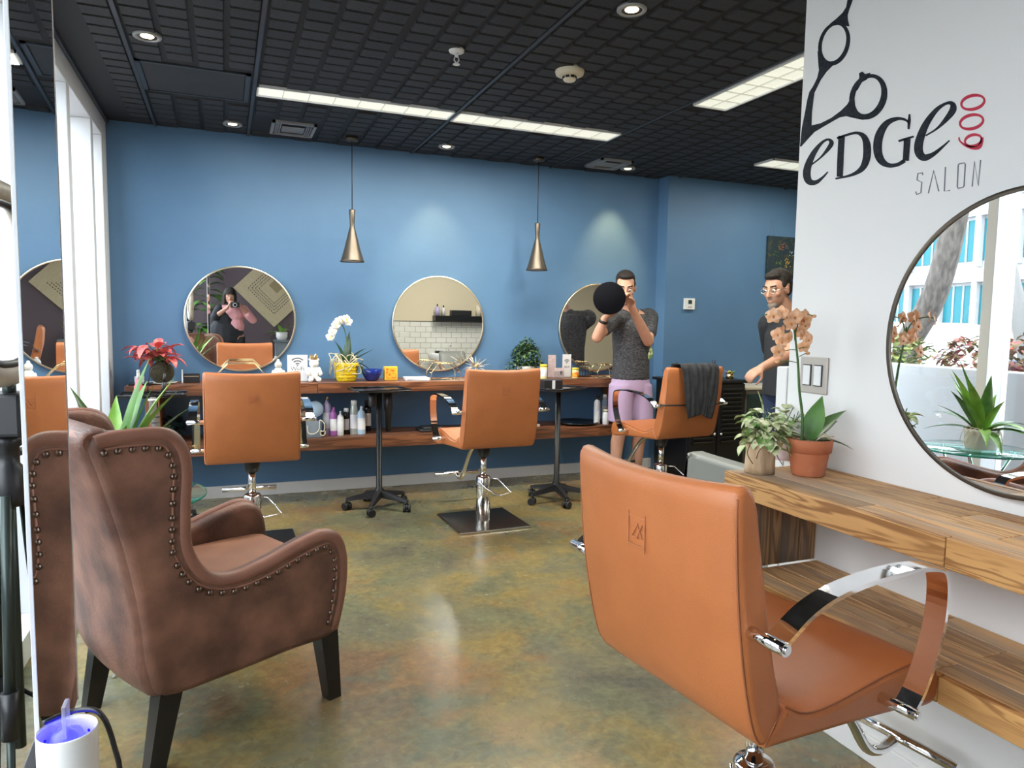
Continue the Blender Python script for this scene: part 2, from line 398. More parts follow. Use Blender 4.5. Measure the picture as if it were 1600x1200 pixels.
pm('bark', (0.05, 0.042, 0.035), 0.9, col2=(0.11, 0.095, 0.08), scale=18, stretch=(1,1,0.35), bump=0.8)  # both outdoor barks coloured darker than natural, offsetting the strong skylight
pm('bark_pale', (0.15, 0.15, 0.145), 0.9, bump=0.4)
pm('asphalt', (0.22, 0.22, 0.22), 0.9)
pm('paving', (0.24, 0.23, 0.215), 0.85, col2=(0.29,0.28,0.265), scale=3)
pm('planter_white_dimmed', (0.22, 0.23, 0.235), 0.7)  # white wall darkened in its colour, standing in for a lower outdoor exposure
pm('facade_white_dimmed', (0.36, 0.37, 0.38), 0.7)  # brightness cut put into the colour: darker than white so reflections don't wash out
pm('facade_glass', (0.015, 0.13, 0.16), 0.3, spec=0.2)
pm('car_blue', (0.012, 0.02, 0.05), 0.25, coat=0.5)
pm('car_red', (0.45, 0.03, 0.04), 0.25, coat=0.5)
pm('car_white', (0.7, 0.7, 0.7), 0.25, coat=0.5)
pm('car_glass', (0.06, 0.10, 0.12), 0.05)
pm('tyre', (0.015, 0.015, 0.015), 0.8)
pm('tripod', (0.045, 0.06, 0.055), 0.35, metal=0.5)
pm('ring_grey', (0.50, 0.44, 0.36), 0.5, col2=(0.36,0.31,0.25), scale=12)
pm('acrylic', (0.5, 0.5, 0.55), 0.1, alpha=0.45)
pm('lens', (0.005, 0.005, 0.008), 0.05)
pm('lamp_bulb', (1, 0.8, 0.5), 0.4, emit=(1.0, 0.78, 0.45), estr=14)
pm('warm_inner', (0.72, 0.42, 0.15), 0.35, metal=0.6)
pm('diffuser', (0.8, 0.8, 0.75), 0.5, emit=(0.93, 0.95, 0.80), estr=0.56)
pm('cell_line', (0.5, 0.5, 0.45), 0.5, emit=(0.9,0.92,0.8), estr=0.22)
glass_mat('glass'); glass_mat('glass_green', (0.66, 0.92, 0.86)); glass_mat('glass_clear', (0.93, 0.95, 0.95))
m = pm('mirror', (0.93, 0.94, 0.94), 0.0, metal=1)
wood('wood_red', (0.115, 0.040, 0.018), (0.28, 0.105, 0.045), (0.10, 0.048, 0.030), axis=0, rnd=0.18, rough=0.4)
wood('wood_red_v', (0.20, 0.085, 0.04), (0.33, 0.145, 0.07), (0.24, 0.11, 0.06), axis=2, rnd=0.1)
wood('wood_honey', (0.30, 0.135, 0.042), (0.60, 0.33, 0.12), (0.50, 0.26, 0.09), axis=1, rnd=0.12, rough=0.5, rings=60)
wood('wood_grey', (0.44, 0.245, 0.11), (0.68, 0.41, 0.185), (0.45, 0.33, 0.23), axis=1, rnd=0.22, rough=0.6, rings=40)
wood('wood_grey_v', (0.20, 0.13, 0.07), (0.44, 0.28, 0.14), (0.17, 0.145, 0.125), axis=2, rnd=0.35, rough=0.65, rings=40)

# stained concrete floor
def floor_mat():
    m = bpy.data.materials.new('stained_concrete'); m.use_nodes = True
    n = m.node_tree.nodes; l = m.node_tree.links; p = n['Principled BSDF']
    tc = n.new('ShaderNodeTexCoord')
    def noise(scale, detail, dist=0, off=0):
        mp = n.new('ShaderNodeMapping'); mp.inputs['Location'].default_value = (off, off*1.7, 0); l.new(tc.outputs['Object'], mp.inputs[0])
        z = n.new('ShaderNodeTexNoise'); z.inputs['Scale'].default_value = scale; z.inputs['Detail'].default_value = detail; z.inputs['Distortion'].default_value = dist
        z.inputs['Roughness'].default_value = 0.65
        l.new(mp.outputs[0], z.inputs['Vector']); return z.outputs['Fac']
    def ramp(fac, stops):
        r = n.new('ShaderNodeValToRGB'); e = r.color_ramp.elements
        while len(e) < len(stops): e.new(0.5)
        for i, (t, c) in enumerate(stops): e[i].position = t; e[i].color = (*c, 1)
        l.new(fac, r.inputs[0]); return r.outputs[0]
    def mix(a, b, fac):
        x = n.new('ShaderNodeMix'); x.data_type = 'RGBA'; l.new(fac, x.inputs['Factor']); l.new(a, x.inputs[6]); l.new(b, x.inputs[7]); return x.outputs[2]
    def mr(fac, a, b):
        x = n.new('ShaderNodeMapRange'); x.inputs['From Min'].default_value = a; x.inputs['From Max'].default_value = b; l.new(fac, x.inputs[0]); return x.outputs[0]
    base = ramp(noise(1.6, 8, 0.4), [(0.30, (0.105, 0.098, 0.076)), (0.45, (0.19, 0.175, 0.105)), (0.56, (0.265, 0.205, 0.085)), (0.70, (0.30, 0.205, 0.105))])
    rust = ramp(noise(5, 8, 0.3, 3), [(0.3, (0.20, 0.12, 0.058)), (0.7, (0.34, 0.21, 0.095))])
    c = mix(base, rust, mr(noise(1.2, 8, 0.5, 11), 0.50, 0.62))
    green = ramp(noise(6, 6, 0, 5), [(0.3, (0.125, 0.122, 0.075)), (0.7, (0.19, 0.195, 0.115))])
    c = mix(c, green, mr(noise(2.3, 8, 0.4, 23), 0.50, 0.62))
    # fine streaky mottling
    fine = noise(26, 8, 0.5, 2)
    hs = n.new('ShaderNodeHueSaturation'); x = n.new('ShaderNodeMapRange'); x.inputs['From Min'].default_value = 0.25; x.inputs['From Max'].default_value = 0.75; x.inputs['To Min'].default_value = 0.58; x.inputs['To Max'].default_value = 1.14
    l.new(fine, x.inputs[0]); l.new(x.outputs[0], hs.inputs['Value']); l.new(c, hs.inputs['Color'])
    # pale worn chips
    chip = n.new('ShaderNodeMath'); chip.operation = 'MULTIPLY'
    l.new(mr(noise(48, 6, 0.6, 9), 0.62, 0.68), chip.inputs[0]); l.new(mr(noise(2.1, 2, 0, 31), 0.63, 0.70), chip.inputs[1])
    x2 = n.new('ShaderNodeMix'); x2.data_type = 'RGBA'; l.new(chip.outputs[0], x2.inputs['Factor']); l.new(hs.outputs[0], x2.inputs[6]); x2.inputs[7].default_value = (0.42, 0.36, 0.25, 1)
    l.new(x2.outputs[2], p.inputs['Base Color'])
    rr = n.new('ShaderNodeMapRange'); hs.inputs['Saturation'].default_value = 1.05; rr.inputs['To Min'].default_value = 0.16; rr.inputs['To Max'].default_value = 0.36; l.new(noise(3, 6, 0, 41), rr.inputs[0]); l.new(rr.outputs[0], p.inputs['Roughness'])
    b = n.new('ShaderNodeBump'); b.inputs['Strength'].default_value = 0.06; b.inputs['Distance'].default_value = 0.004; l.new(noise(9, 6, 0, 51), b.inputs['Height']); l.new(b.outputs[0], p.inputs['Normal'])
    MATS['stained_concrete'] = m
floor_mat()

# ================================================================ STRUCTURE
XL, YB, ZC, XR, YR = -0.735, 5.705, 2.70, 6.5, -1.3
PX, PE = 1.852, 1.963            # white partition plane and its far end
struct('floor', B().box((-0.95, YR-0.1, -0.08), (XR+0.1, YB+0.2, 0)), 'stained_concrete')
ceiling = struct('ceiling', B().box((-0.95, YR-0.1, ZC), (XR+0.1, YB+0.2, ZC+0.12)), 'ceiling_black')
struct('wall_back', B().box((-0.95, YB, 0), (3.745, YB+0.15, ZC)).box((3.745, 5.55, 0), (XR+0.1, YB+0.15, ZC)), 'blue_paint')
struct('wall_partition', B().box((PX, YR, 0), (1.96, PE, ZC)), 'white_paint')
struct('wall_rear', B().box((-0.95, YR-0.1, 0), (PX, YR, ZC)), 'plum_paint')
wt = struct('wall_shampoo', B().box((1.96, 1.38, 1.355), (XR, 1.5, ZC)).box((1.96, 1.38, 0), (XR, 1.488, 1.355)), 'beige_paint')
struct('wall_right', B().box((XR, 1.38, 0), (XR+0.1, YB, ZC)), 'beige_paint')
struct('baseboard_back', B().bbox((-0.735, YB-0.014, 0), (3.745, YB, 0.092), 0.003), 'white_paint')
struct('baseboard_side', B().bbox((3.731, 5.536, 0), (XR, 5.55, 0.092), 0.003), 'white_paint')
struct('baseboard_partition', B().bbox((PX-0.012, YR, 0), (PX, PE, 0.085), 0.003), 'white_paint')
struct('trim_1', B().bbox((PX-0.004, PE+0.004, 0), (1.97, PE+0.055, 1.21), 0.005), 'white_paint')
# subway tiles on the shampoo wall (seen in the round mirrors)
grout = B().box((1.965, 1.488, 0.0), (4.9, 1.4905, 1.355)).build('grout_bed', 'grout', wt)
tb = B().bbox((0.002, 0, 0.0015), (0.150, 0.0095, 0.0745), 0.0025).mesh('tile'); tb.materials.append(MATS['tile_white'])
cnt = 0
for r in range(12):
    z = 1.355-0.076*(r+1)
    for k in range(19):
        x = 1.97+0.152*k+(0.076 if r % 2 else 0)
        if x+0.152 > 4.9: continue
        link('tile', tb, wt, (x, 1.4905, z)); cnt += 1
struct('trim_2', B().bbox((1.965, 1.488, 1.35), (4.9, 1.506, 1.362), 0.002), 'grey_metal')

# window wall on the left: white aluminium frame, glass set back
XG = -0.87
win = struct('window_1', B().bbox((XG-0.05, YR, 2.56), (XL, 5.62, ZC), 0.004).bbox((XG-0.05, YR, 0), (XL, 5.62, 0.11), 0.004), 'white_frame')
struct('wall_left', B().box((-0.95, 5.62, 0), (XL, YB, ZC)), 'white_frame')
ml = [-1.25, 0.35, 1.9, 3.42, 4.40, 5.12, 5.545]
for y in ml:
    B().bbox((XG-0.05, y, 0.11), (XL-0.004, y+0.075, 2.56), 0.004).build('mullion', 'white_frame', win)
    B().bbox((XG-0.06, y+0.075, 0.11), (XG+0.03, y+0.10, 2.56), 0.003).build('mullion_cover', 'grey_metal', win)
for a, b in zip(ml[:-1], ml[1:]):
    B().box((XG-0.003, a+0.07, 0.11), (XG+0.003, b, 2.56)).build('pane', 'glass', win)
    B().bbox((XG-0.02, a+0.07, 0.11), (XG+0.02, b, 0.15), 0.003).build('bottom_rail', 'white_frame', win)

# ---------------------------------------------------------------- ceiling: grid bars and raised brick-like blocks
LIGHTS = [(0.200, 1.396, 4.475, 4.665, 'x', 8), (1.422, 2.620, 4.475, 4.69, 'x', 8), (2.665, 2.915, 2.56, 3.73, 'y', 8), (4.10, 5.30, 4.62, 4.86, 'x', 6)]
VENTS = [(0.325, 0.620, 5.20, 5.54), (2.86, 3.16, 5.20, 5.52)]
ACC = (-0.415, 0.16, 4.31, 4.84)
keep = [l_[:4] for l_ in LIGHTS]+VENTS+[ACC]
BX0 = -0.425
x = BX0; i = 0
for x in [BX0]+[BX0+0.61+1.2245*k for k in range(5)]:
    segs = [(YR, 4.0), (4.0, YB)] if False else [(YR, YB)]
    for a, b in segs: B().bbox((x-0.010, a, ZC-0.0125), (x+0.010, b, ZC), 0.002).build('ceiling_bar', 'grid_metal', ceiling)
y = 4.245
B().bbox((XL, YR, ZC-0.02), (XL+0.02, YB, ZC), 0.002).build('edge_angle', 'grid_metal', ceiling)
cells = []
ncol = 4; pit = (0.61-0.012)/ncol; rp_ = 0.1165
for bay in range(-1, 12):
    bx = BX0+0.010+bay*0.6122
    for c in range(ncol):
        x0 = bx+c*pit+0.012; x1 = bx+(c+1)*pit-0.012
        if x0 < XL+0.02 or x1 > XR: continue
        off = (c % 2)*rp_*0.5
        for r in range(int((YB-YR)/rp_)):
            y0 = YR+off+r*rp_+0.007; y1 = y0+rp_-0.014
            if y1 > YB: continue
            if any(x1 > k[0]-0.01 and x0 < k[1]+0.01 and y1 > k[2]-0.01 and y0 < k[3]+0.01 for k in keep): continue
            if PX-0.02 < (x0+x1)/2 < 1.98 and y0 < PE: continue
            if x0 > 1.96 and y0 < 1.5: continue
            if x0 > 3.7 and y1 > 5.55: continue
            cells.append((x0, x1, y0, y1))
def blockmesh(b, x0, x1, y0, y1, zt, h=0.011, e=0.004):
    b.add([(x0,y0,zt),(x1,y0,zt),(x1,y1,zt),(x0,y1,zt),(x0+e,y0+e,zt-h),(x1-e,y0+e,zt-h),(x1-e,y1-e,zt-h),(x0+e,y1-e,zt-h)],
          [(0,1,5,4),(1,2,6,5),(2,3,7,6),(3,0,4,7),(4,5,6,7)])
def vis(c):
    X, Y = (c[0]+c[1])/2, (c[2]+c[3])/2
    if Y < 0.5: return 1e9
    u, v, d = proj((X, Y, ZC))
    if d < 0.3 or not (-10 < u < 1262 and -10 < v < 330): return 1e9
    return d
cells.sort(key=vis)
bm0 = B(); blockmesh(bm0, -(pit-0.024)/2, (pit-0.024)/2, -(rp_-0.014)/2, (rp_-0.014)/2, 0); bm0 = bm0.mesh('ceiling_block'); bm0.materials.append(MATS['ceiling_block'])
for c in cells[:300]: link('ceiling_block', bm0, ceiling, ((c[0]+c[1])/2, (c[2]+c[3])/2, ZC))
rest = B()
for c in cells[300:]: blockmesh(rest, *c, ZC)
tag(rest.build('ceiling_block_field', 'ceiling_block', ceiling), kind='stuff')

# ---------------------------------------------------------------- ceiling fixtures
LL = ['long lit ceiling light panel, left one of the pair in a line', 'long lit ceiling light panel, right one of the pair in a line',
      'lit ceiling light panel running away from the white sign wall', 'short-looking lit ceiling light panel beside the white wall edge, farthest one']
for (x0, x1, y0, y1, axis, nc), lab in zip(LIGHTS, LL):
    cx, cy = (x0+x1)/2, (y0+y1)/2
    t = thing('ceiling_light_panel', lab, 'ceiling light', (cx, cy, ZC), 0, 'fluorescent panels in the ceiling')
    a, b = (x1-x0)/2, (y1-y0)/2
    f = B()
    for p, q in (((-a,-b),(a,-b+0.01)), ((-a,b-0.01),(a,b)), ((-a,-b),(-a+0.01,b)), ((a-0.01,-b),(a,b))): f.box((p[0],p[1],-0.016), (q[0],q[1],0.0))
    f.build('frame', 'white_metal', t)
    B().box((-a+0.01, -b+0.01, -0.006), (a-0.01, b-0.01, -0.001)).build('diffuser', 'diffuser', t)
    for k in range(1, nc):
        s = -1+2*k/nc
        if axis == 'x': B().box((a*s-0.002, -b+0.01, -0.013), (a*s+0.002, b-0.01, -0.006)).build('louver', 'cell_line', t)
        else: B().box((-a+0.01, b*s-0.002, -0.013), (a-0.01, b*s+0.002, -0.006)).build('louver', 'cell_line', t)
    if axis == 'y': B().box((-0.002, -b+0.01, -0.013), (0.002, b-0.01, -0.006)).build('louver', 'cell_line', t)
    ld = bpy.data.lights.new('panel_glow', 'AREA'); ld.shape = 'RECTANGLE'; ld.size = 2*a-0.03; ld.size_y = 2*b-0.03; ld.energy = 34 if lab != LL[3] else 14; ld.color = (1.0, 0.97, 0.84)
    lo = bpy.data.objects.new('panel_glow', ld); COL.objects.link(lo); lo.parent = t; lo.location = (0, 0, -0.024)
DL = [((-0.318, 3.925), 'recessed downlight near the left window, largest one on the left', 5), ((0.076, 5.40), 'recessed downlight close to the blue wall above the left mirror', 1.0),
      ((1.60, 5.36), 'recessed downlight close to the blue wall between the two pendants', 16), ((1.632, 2.738), 'recessed downlight nearest the camera at the top of the picture', 12),
      ((3.236, 5.42), 'recessed downlight beside the far ceiling vent', 22), ((1.15, 0.75), 'recessed downlight over the white sign wall', 10)]
for (x, y), lab, e in DL:
    t = thing('downlight', lab, 'ceiling light', (x, y, ZC-0.012), 0, 'recessed downlights')
    B().lathe([(0.043, 0.0), (0.046, -0.006), (0.060, -0.008), (0.064, -0.003), (0.064, 0.011)], n=28).build('trim_ring', 'vent_metal', t)
    B().lathe([(0.030, -0.001), (0.043, -0.005), (0.0435, 0.0)], n=24, close=True).build('baffle', 'bronze', t)
    B().lathe([(0.001, -0.004), (0.028, -0.0025), (0.030, 0.0)], n=20).build('bulb', 'lamp_bulb', t)
    ld = bpy.data.lights.new('downlight_glow', 'SPOT'); ld.energy = e*2.0; ld.spot_size = math.radians(62); ld.spot_blend = 0.9; ld.color = (1.0, 0.62, 0.25); ld.shadow_soft_size = 0.03
    lo = bpy.data.objects.new('downlight_glow', ld); COL.objects.link(lo); lo.parent = t; lo.location = (0, 0, -0.03)
    if y > 5: lo.rotation_euler = (math.radians(16), 0, 0)
t = thing('sprinkler_head', 'white fire sprinkler head hanging from the black ceiling', 'sprinkler', (1.089, 3.49, ZC-0.011))
B().lathe([(0.0, 0.011), (0.036, 0.011), (0.04, 0.002), (0.036, -0.008), (0.015, -0.012), (0.0, -0.012)]).build('escutcheon', 'white_plastic', t)
B().cyl((0,0,-0.01), (0,0,-0.03), 0.01, n=10).tube([(0.008,0,-0.03), (0.013,0,-0.045), (0.0,0,-0.062)], 0.003, 6).tube([(-0.008,0,-0.03), (-0.013,0,-0.045), (0.0,0,-0.062)], 0.003, 6).build('frame_arms', 'white_plastic', t)
B().lathe([(0, -0.062), (0.017, -0.064), (0.017, -0.067), (0, -0.068)], n=16).build('deflector', 'white_plastic', t)
t = thing('smoke_detector', 'round cream smoke detector on the black ceiling', 'smoke detector', (1.724, 3.511, ZC-0.011))
B().lathe([(0, 0.011), (0.074, 0.011), (0.078, -0.004), (0.073, -0.02), (0.05, -0.027), (0.0, -0.027)], n=32).build('base', 'cream_plastic', t)
B().lathe([(0.036, -0.026), (0.034, -0.046), (0.028, -0.052), (0, -0.053)], n=24).build('sensor_dome', 'cream_plastic', t)
for k in range(8):
    a = k*PI/4; B().box((-0.010, -0.002, -0.006), (0.010, 0.002, 0.006)).build('sensor_slot', 'black_plastic', t, (0.0355*math.cos(a), 0.0355*math.sin(a), -0.036), (0, 0, a+PI/2))
for (x0, x1, y0, y1), lab in zip(VENTS, ('grey ceiling air vent near the left pendant lamp', 'grey ceiling air vent near the right end of the blue wall')):
    t = thing('ceiling_vent', lab, 'air vent', ((x0+x1)/2, (y0+y1)/2, ZC), 0, 'square air vents in the ceiling')
    a, b = (x1-x0)/2, (y1-y0)/2; f = B()
    for p, q in (((-a,-b),(a,-b+0.02)), ((-a,b-0.02),(a,b)), ((-a,-b),(-a+0.02,b)), ((a-0.02,-b),(a,b))): f.box((p[0],p[1],-0.018), (q[0],q[1],0.0))
    f.build('frame', 'vent_metal', t); B().box((-a+0.02,-b+0.02,-0.004), (a-0.02,b-0.02,-0.001)).build('duct_opening', 'black_plastic', t)
    for k in range(5):
        yy = -0.06+k*0.03; B().bbox((-0.075, yy-0.011, -0.016), (0.075, yy+0.011, -0.011), 0.001).build('slat', 'vent_metal', t, None, None)
    for s in (-1, 1):
        for k in range(3): B().box((-0.003, -b+0.04, -0.008), (0.003, b-0.04, 0.004)).build('slat', 'vent_metal', t, (s*(0.09+0.014*k), 0, -0.01), (0, s*0.6, 0))
t = thing('ceiling_access_panel', 'flat dark rectangular access panel in the black ceiling', 'access panel', ((ACC[0]+ACC[1])/2, (ACC[2]+ACC[3])/2, ZC))
a, b = (ACC[1]-ACC[0])/2, (ACC[3]-ACC[2])/2
B().bbox((-a+0.03, -b+0.02, -0.008), (a-0.03, b-0.02, -0.001), 0.002).build('door_leaf', 'panel_dark', t)
f = B()
for p, q in (((-a,-b),(a,-b+0.018)), ((-a,b-0.018),(a,b)), ((-a,-b),(-a+0.025,b)), ((a-0.025,-b),(a,b))): f.box((p[0],p[1],-0.011), (q[0],q[1],0.0))
f.build('frame', 'grid_metal', t)
# pendants
for (x, y), lab in (((0.890, 5.40), 'bronze cone pendant lamp, left one, above the white orchid'), ((2.39, 5.40), 'bronze cone pendant lamp, right one, near the man')):
    t = thing('pendant_lamp', lab, 'pendant lamp', (x, y, 1.785), 0, 'bronze pendant lamps')
    H = ZC-0.011-1.785
    B().lathe([(0, H), (0.046, H), (0.046, H-0.025), (0.02, H-0.03), (0, H-0.03)]).build('ceiling_canopy', 'bronze', t)
    B().cyl((0,0,0.36), (0,0,H-0.02), 0.0035, n=8).build('cord', 'black_plastic', t)
    B().lathe([(0.0, 0.382), (0.021, 0.382), (0.0235, 0.376), (0.018, 0.30), (0.0165, 0.262), (0.024, 0.235), (0.060, 0.09), (0.084, 0.012), (0.090, 0.0), (0.087, 0.0), (0.080, 0.014), (0.057, 0.09), (0.018, 0.24), (0.0, 0.24)], n=32).build('shade', 'bronze', t)
    B().lathe([(0.082, 0.005), (0.079, 0.014), (0.056, 0.09), (0.018, 0.235), (0.0, 0.236)], n=28).build('shade_lining', 'warm_inner', t)
    bl = B().ell((0,0,0.085), (0.028, 0.028, 0.036)).build('bulb', 'lamp_bulb', t)
    B().cyl((0,0,0.115), (0,0,0.2), 0.015, n=12).build('socket', 'black_plastic', t)
    ld = bpy.data.lights.new('pendant_glow', 'POINT'); ld.energy = 2.0; ld.color = (1, 0.75, 0.45); ld.shadow_soft_size = 0.03
    lo = bpy.data.objects.new('pendant_glow', ld); COL.objects.link(lo); lo.parent = t; lo.location = (0,0,0.03)

# ================================================================ MIRRORS
def round_mirror(label, c, r, nrm, rim='gold', group=None, depth=0.022):
    t = thing('round_mirror', label, 'mirror', c, 0, group)
    t.rotation_mode = 'QUATERNION'; t.rotation_quaternion = Vector(nrm).to_track_quat('Z', 'Y')
    B().lathe([(0, -0.004), (r-0.004, -0.004), (r-0.004, 0.0), (0, 0.0)], n=96, smooth=False).build('mirror_glass', 'mirror', t)
    B().lathe([(r-0.006, 0.004), (r+0.004, 0.006), (r+0.006, 0.002), (r+0.006, -depth), (r-0.006, -depth), (r-0.006, 0.004)], n=96, close=True).build('rim', rim, t)
    return t
n1 = -ray(367, 476).normalized()
round_mirror('round gold-rimmed mirror above the left salon chair, showing the photographer', (0.117, 5.672, 1.348), 0.385, n1, 'pale_gold', 'round mirrors on the blue wall')
round_mirror('round gold-rimmed mirror showing white tiles, middle of the blue wall', (1.642, 5.678, 1.335), 0.386, (0, -1, 0), 'pale_gold', 'round mirrors on the blue wall')
round_mirror('round gold-rimmed mirror behind the man with the camera', (3.13, 5.678, 1.322), 0.386, (0, -1, 0), 'pale_gold', 'round mirrors on the blue wall')
round_mirror('round gold-rimmed mirror on the white wall, reflecting the window', (PX-0.040, 1.165, 1.318), 0.380, (-0.9985, 0.0555, 0), 'bronze')

# ================================================================ COUNTERS
cz = 0.893; cf = 5.285
t = thing('wall_counter', 'long reddish wood counter with lower shelf along the blue wall', 'counter', (0, 0, 0))
def plank(par, a, b, mat, r=0.003): return B().bbox(a, b, r).build('plank', mat, par)
xs = [-0.62, 0.62, 1.95, 3.30]
ys = [cf+0.055, cf+0.16, cf+0.27, cf+0.36, YB-0.002]
for k in range(len(ys)-1):
    o = (k*0.37) % 0.9
    cuts = [-0.62, 0.10+o, 1.45+o*0.8, 3.30]
    for a, b in zip(cuts[:-1], cuts[1:]): plank(t, (a+0.001, ys[k]+0.0008, cz-0.03), (b-0.001, ys[k+1]-0.0008, cz), 'wood_red')
for a, b in zip(xs[:-1], xs[1:]): plank(t, (a+0.001, cf, cz-0.074), (b-0.001, cf+0.054, cz+0.001), 'wood_red')
lz = 0.488
ys2 = [cf+0.055, cf+0.19, cf+0.31, YB-0.002]; xs2 = [-0.62, 0.35, 1.49, 2.26, 3.30]
for k in range(len(ys2)-1):
    for a, b in zip(xs2[:-1], xs2[1:]): plank(t, (a+0.001, ys2[k]+0.0008, lz-0.03), (b-0.001, ys2[k+1]-0.0008, lz), 'wood_red')
for a, b in zip(xs2[:-1], xs2[1:]): plank(t, (a+0.001, cf, lz-0.088), (b-0.001, cf+0.054, lz+0.001), 'wood_red')
for x0 in (-0.50, 3.20):
    for k in range(3): B().bbox((x0, cf+0.003+k*0.138, lz), (x0+0.085, cf+0.139+k*0.138, cz-0.031 if k else cz-0.075), 0.003).build('end_post_board', 'wood_red_v', t)

rc = thing('wall_counter', 'honey and grey reclaimed wood counter with lower shelf on the white wall', 'counter', (0, 0, 0))
rz, rx0 = 0.887, 1.487
stripx = [rx0+0.026, rx0+0.105, rx0+0.195, rx0+0.285, PX-0.002]
for k in range(4):
    c1 = [1.835, 1.35-0.16*((k*2) % 3), 0.2+0.2*k, -1.0]
    for a, b in zip(c1[:-1], c1[1:]): B().bbox((stripx[k]+0.0007, b+0.001, rz-0.025), (stripx[k+1]-0.0007, a-0.001, rz), 0.0025).build('plank', 'wood_honey' if k == 3 else 'wood_grey', rc)
for a, b in ((1.836, 1.075), (1.075, -1.0)): B().bbox((rx0, b+0.001, rz-0.070), (rx0+0.026, a-0.0008, rz+0.001), 0.003).build('front_board', 'wood_honey', rc)
sz = 0.566
for k in range(4):
    c1 = [1.79, 1.10+0.19*(k % 2), 0.3+0.15*k, -1.0]
    for a, b in zip(c1[:-1], c1[1:]): B().bbox((stripx[k]+0.0007, b+0.001, sz-0.025), (stripx[k+1]-0.0007, a-0.001, sz), 0.0025).build('plank', 'wood_grey', rc)
for a, b in ((1.836, 1.07), (1.07, -1.0)): B().bbox((rx0, b+0.001, sz-0.062), (rx0+0.026, a-0.0008, sz+0.001), 0.003).build('front_board', 'wood_honey', rc)
for a, b in zip([rx0+0.028, rx0+0.125, rx0+0.235, PX-0.001], [1, 1, 1]): pass
ex = [rx0+0.001, rx0+0.09, rx0+0.215, rx0+0.29, PX-0.001]
for a, b in zip(ex[:-1], ex[1:]): B().bbox((a+0.001, 1.800, sz+0.0005), (b-0.001, 1.8345, rz-0.0705 if a < rx0+0.02 else rz-0.0255), 0.002).build('end_plank', 'wood_grey_v', rc)

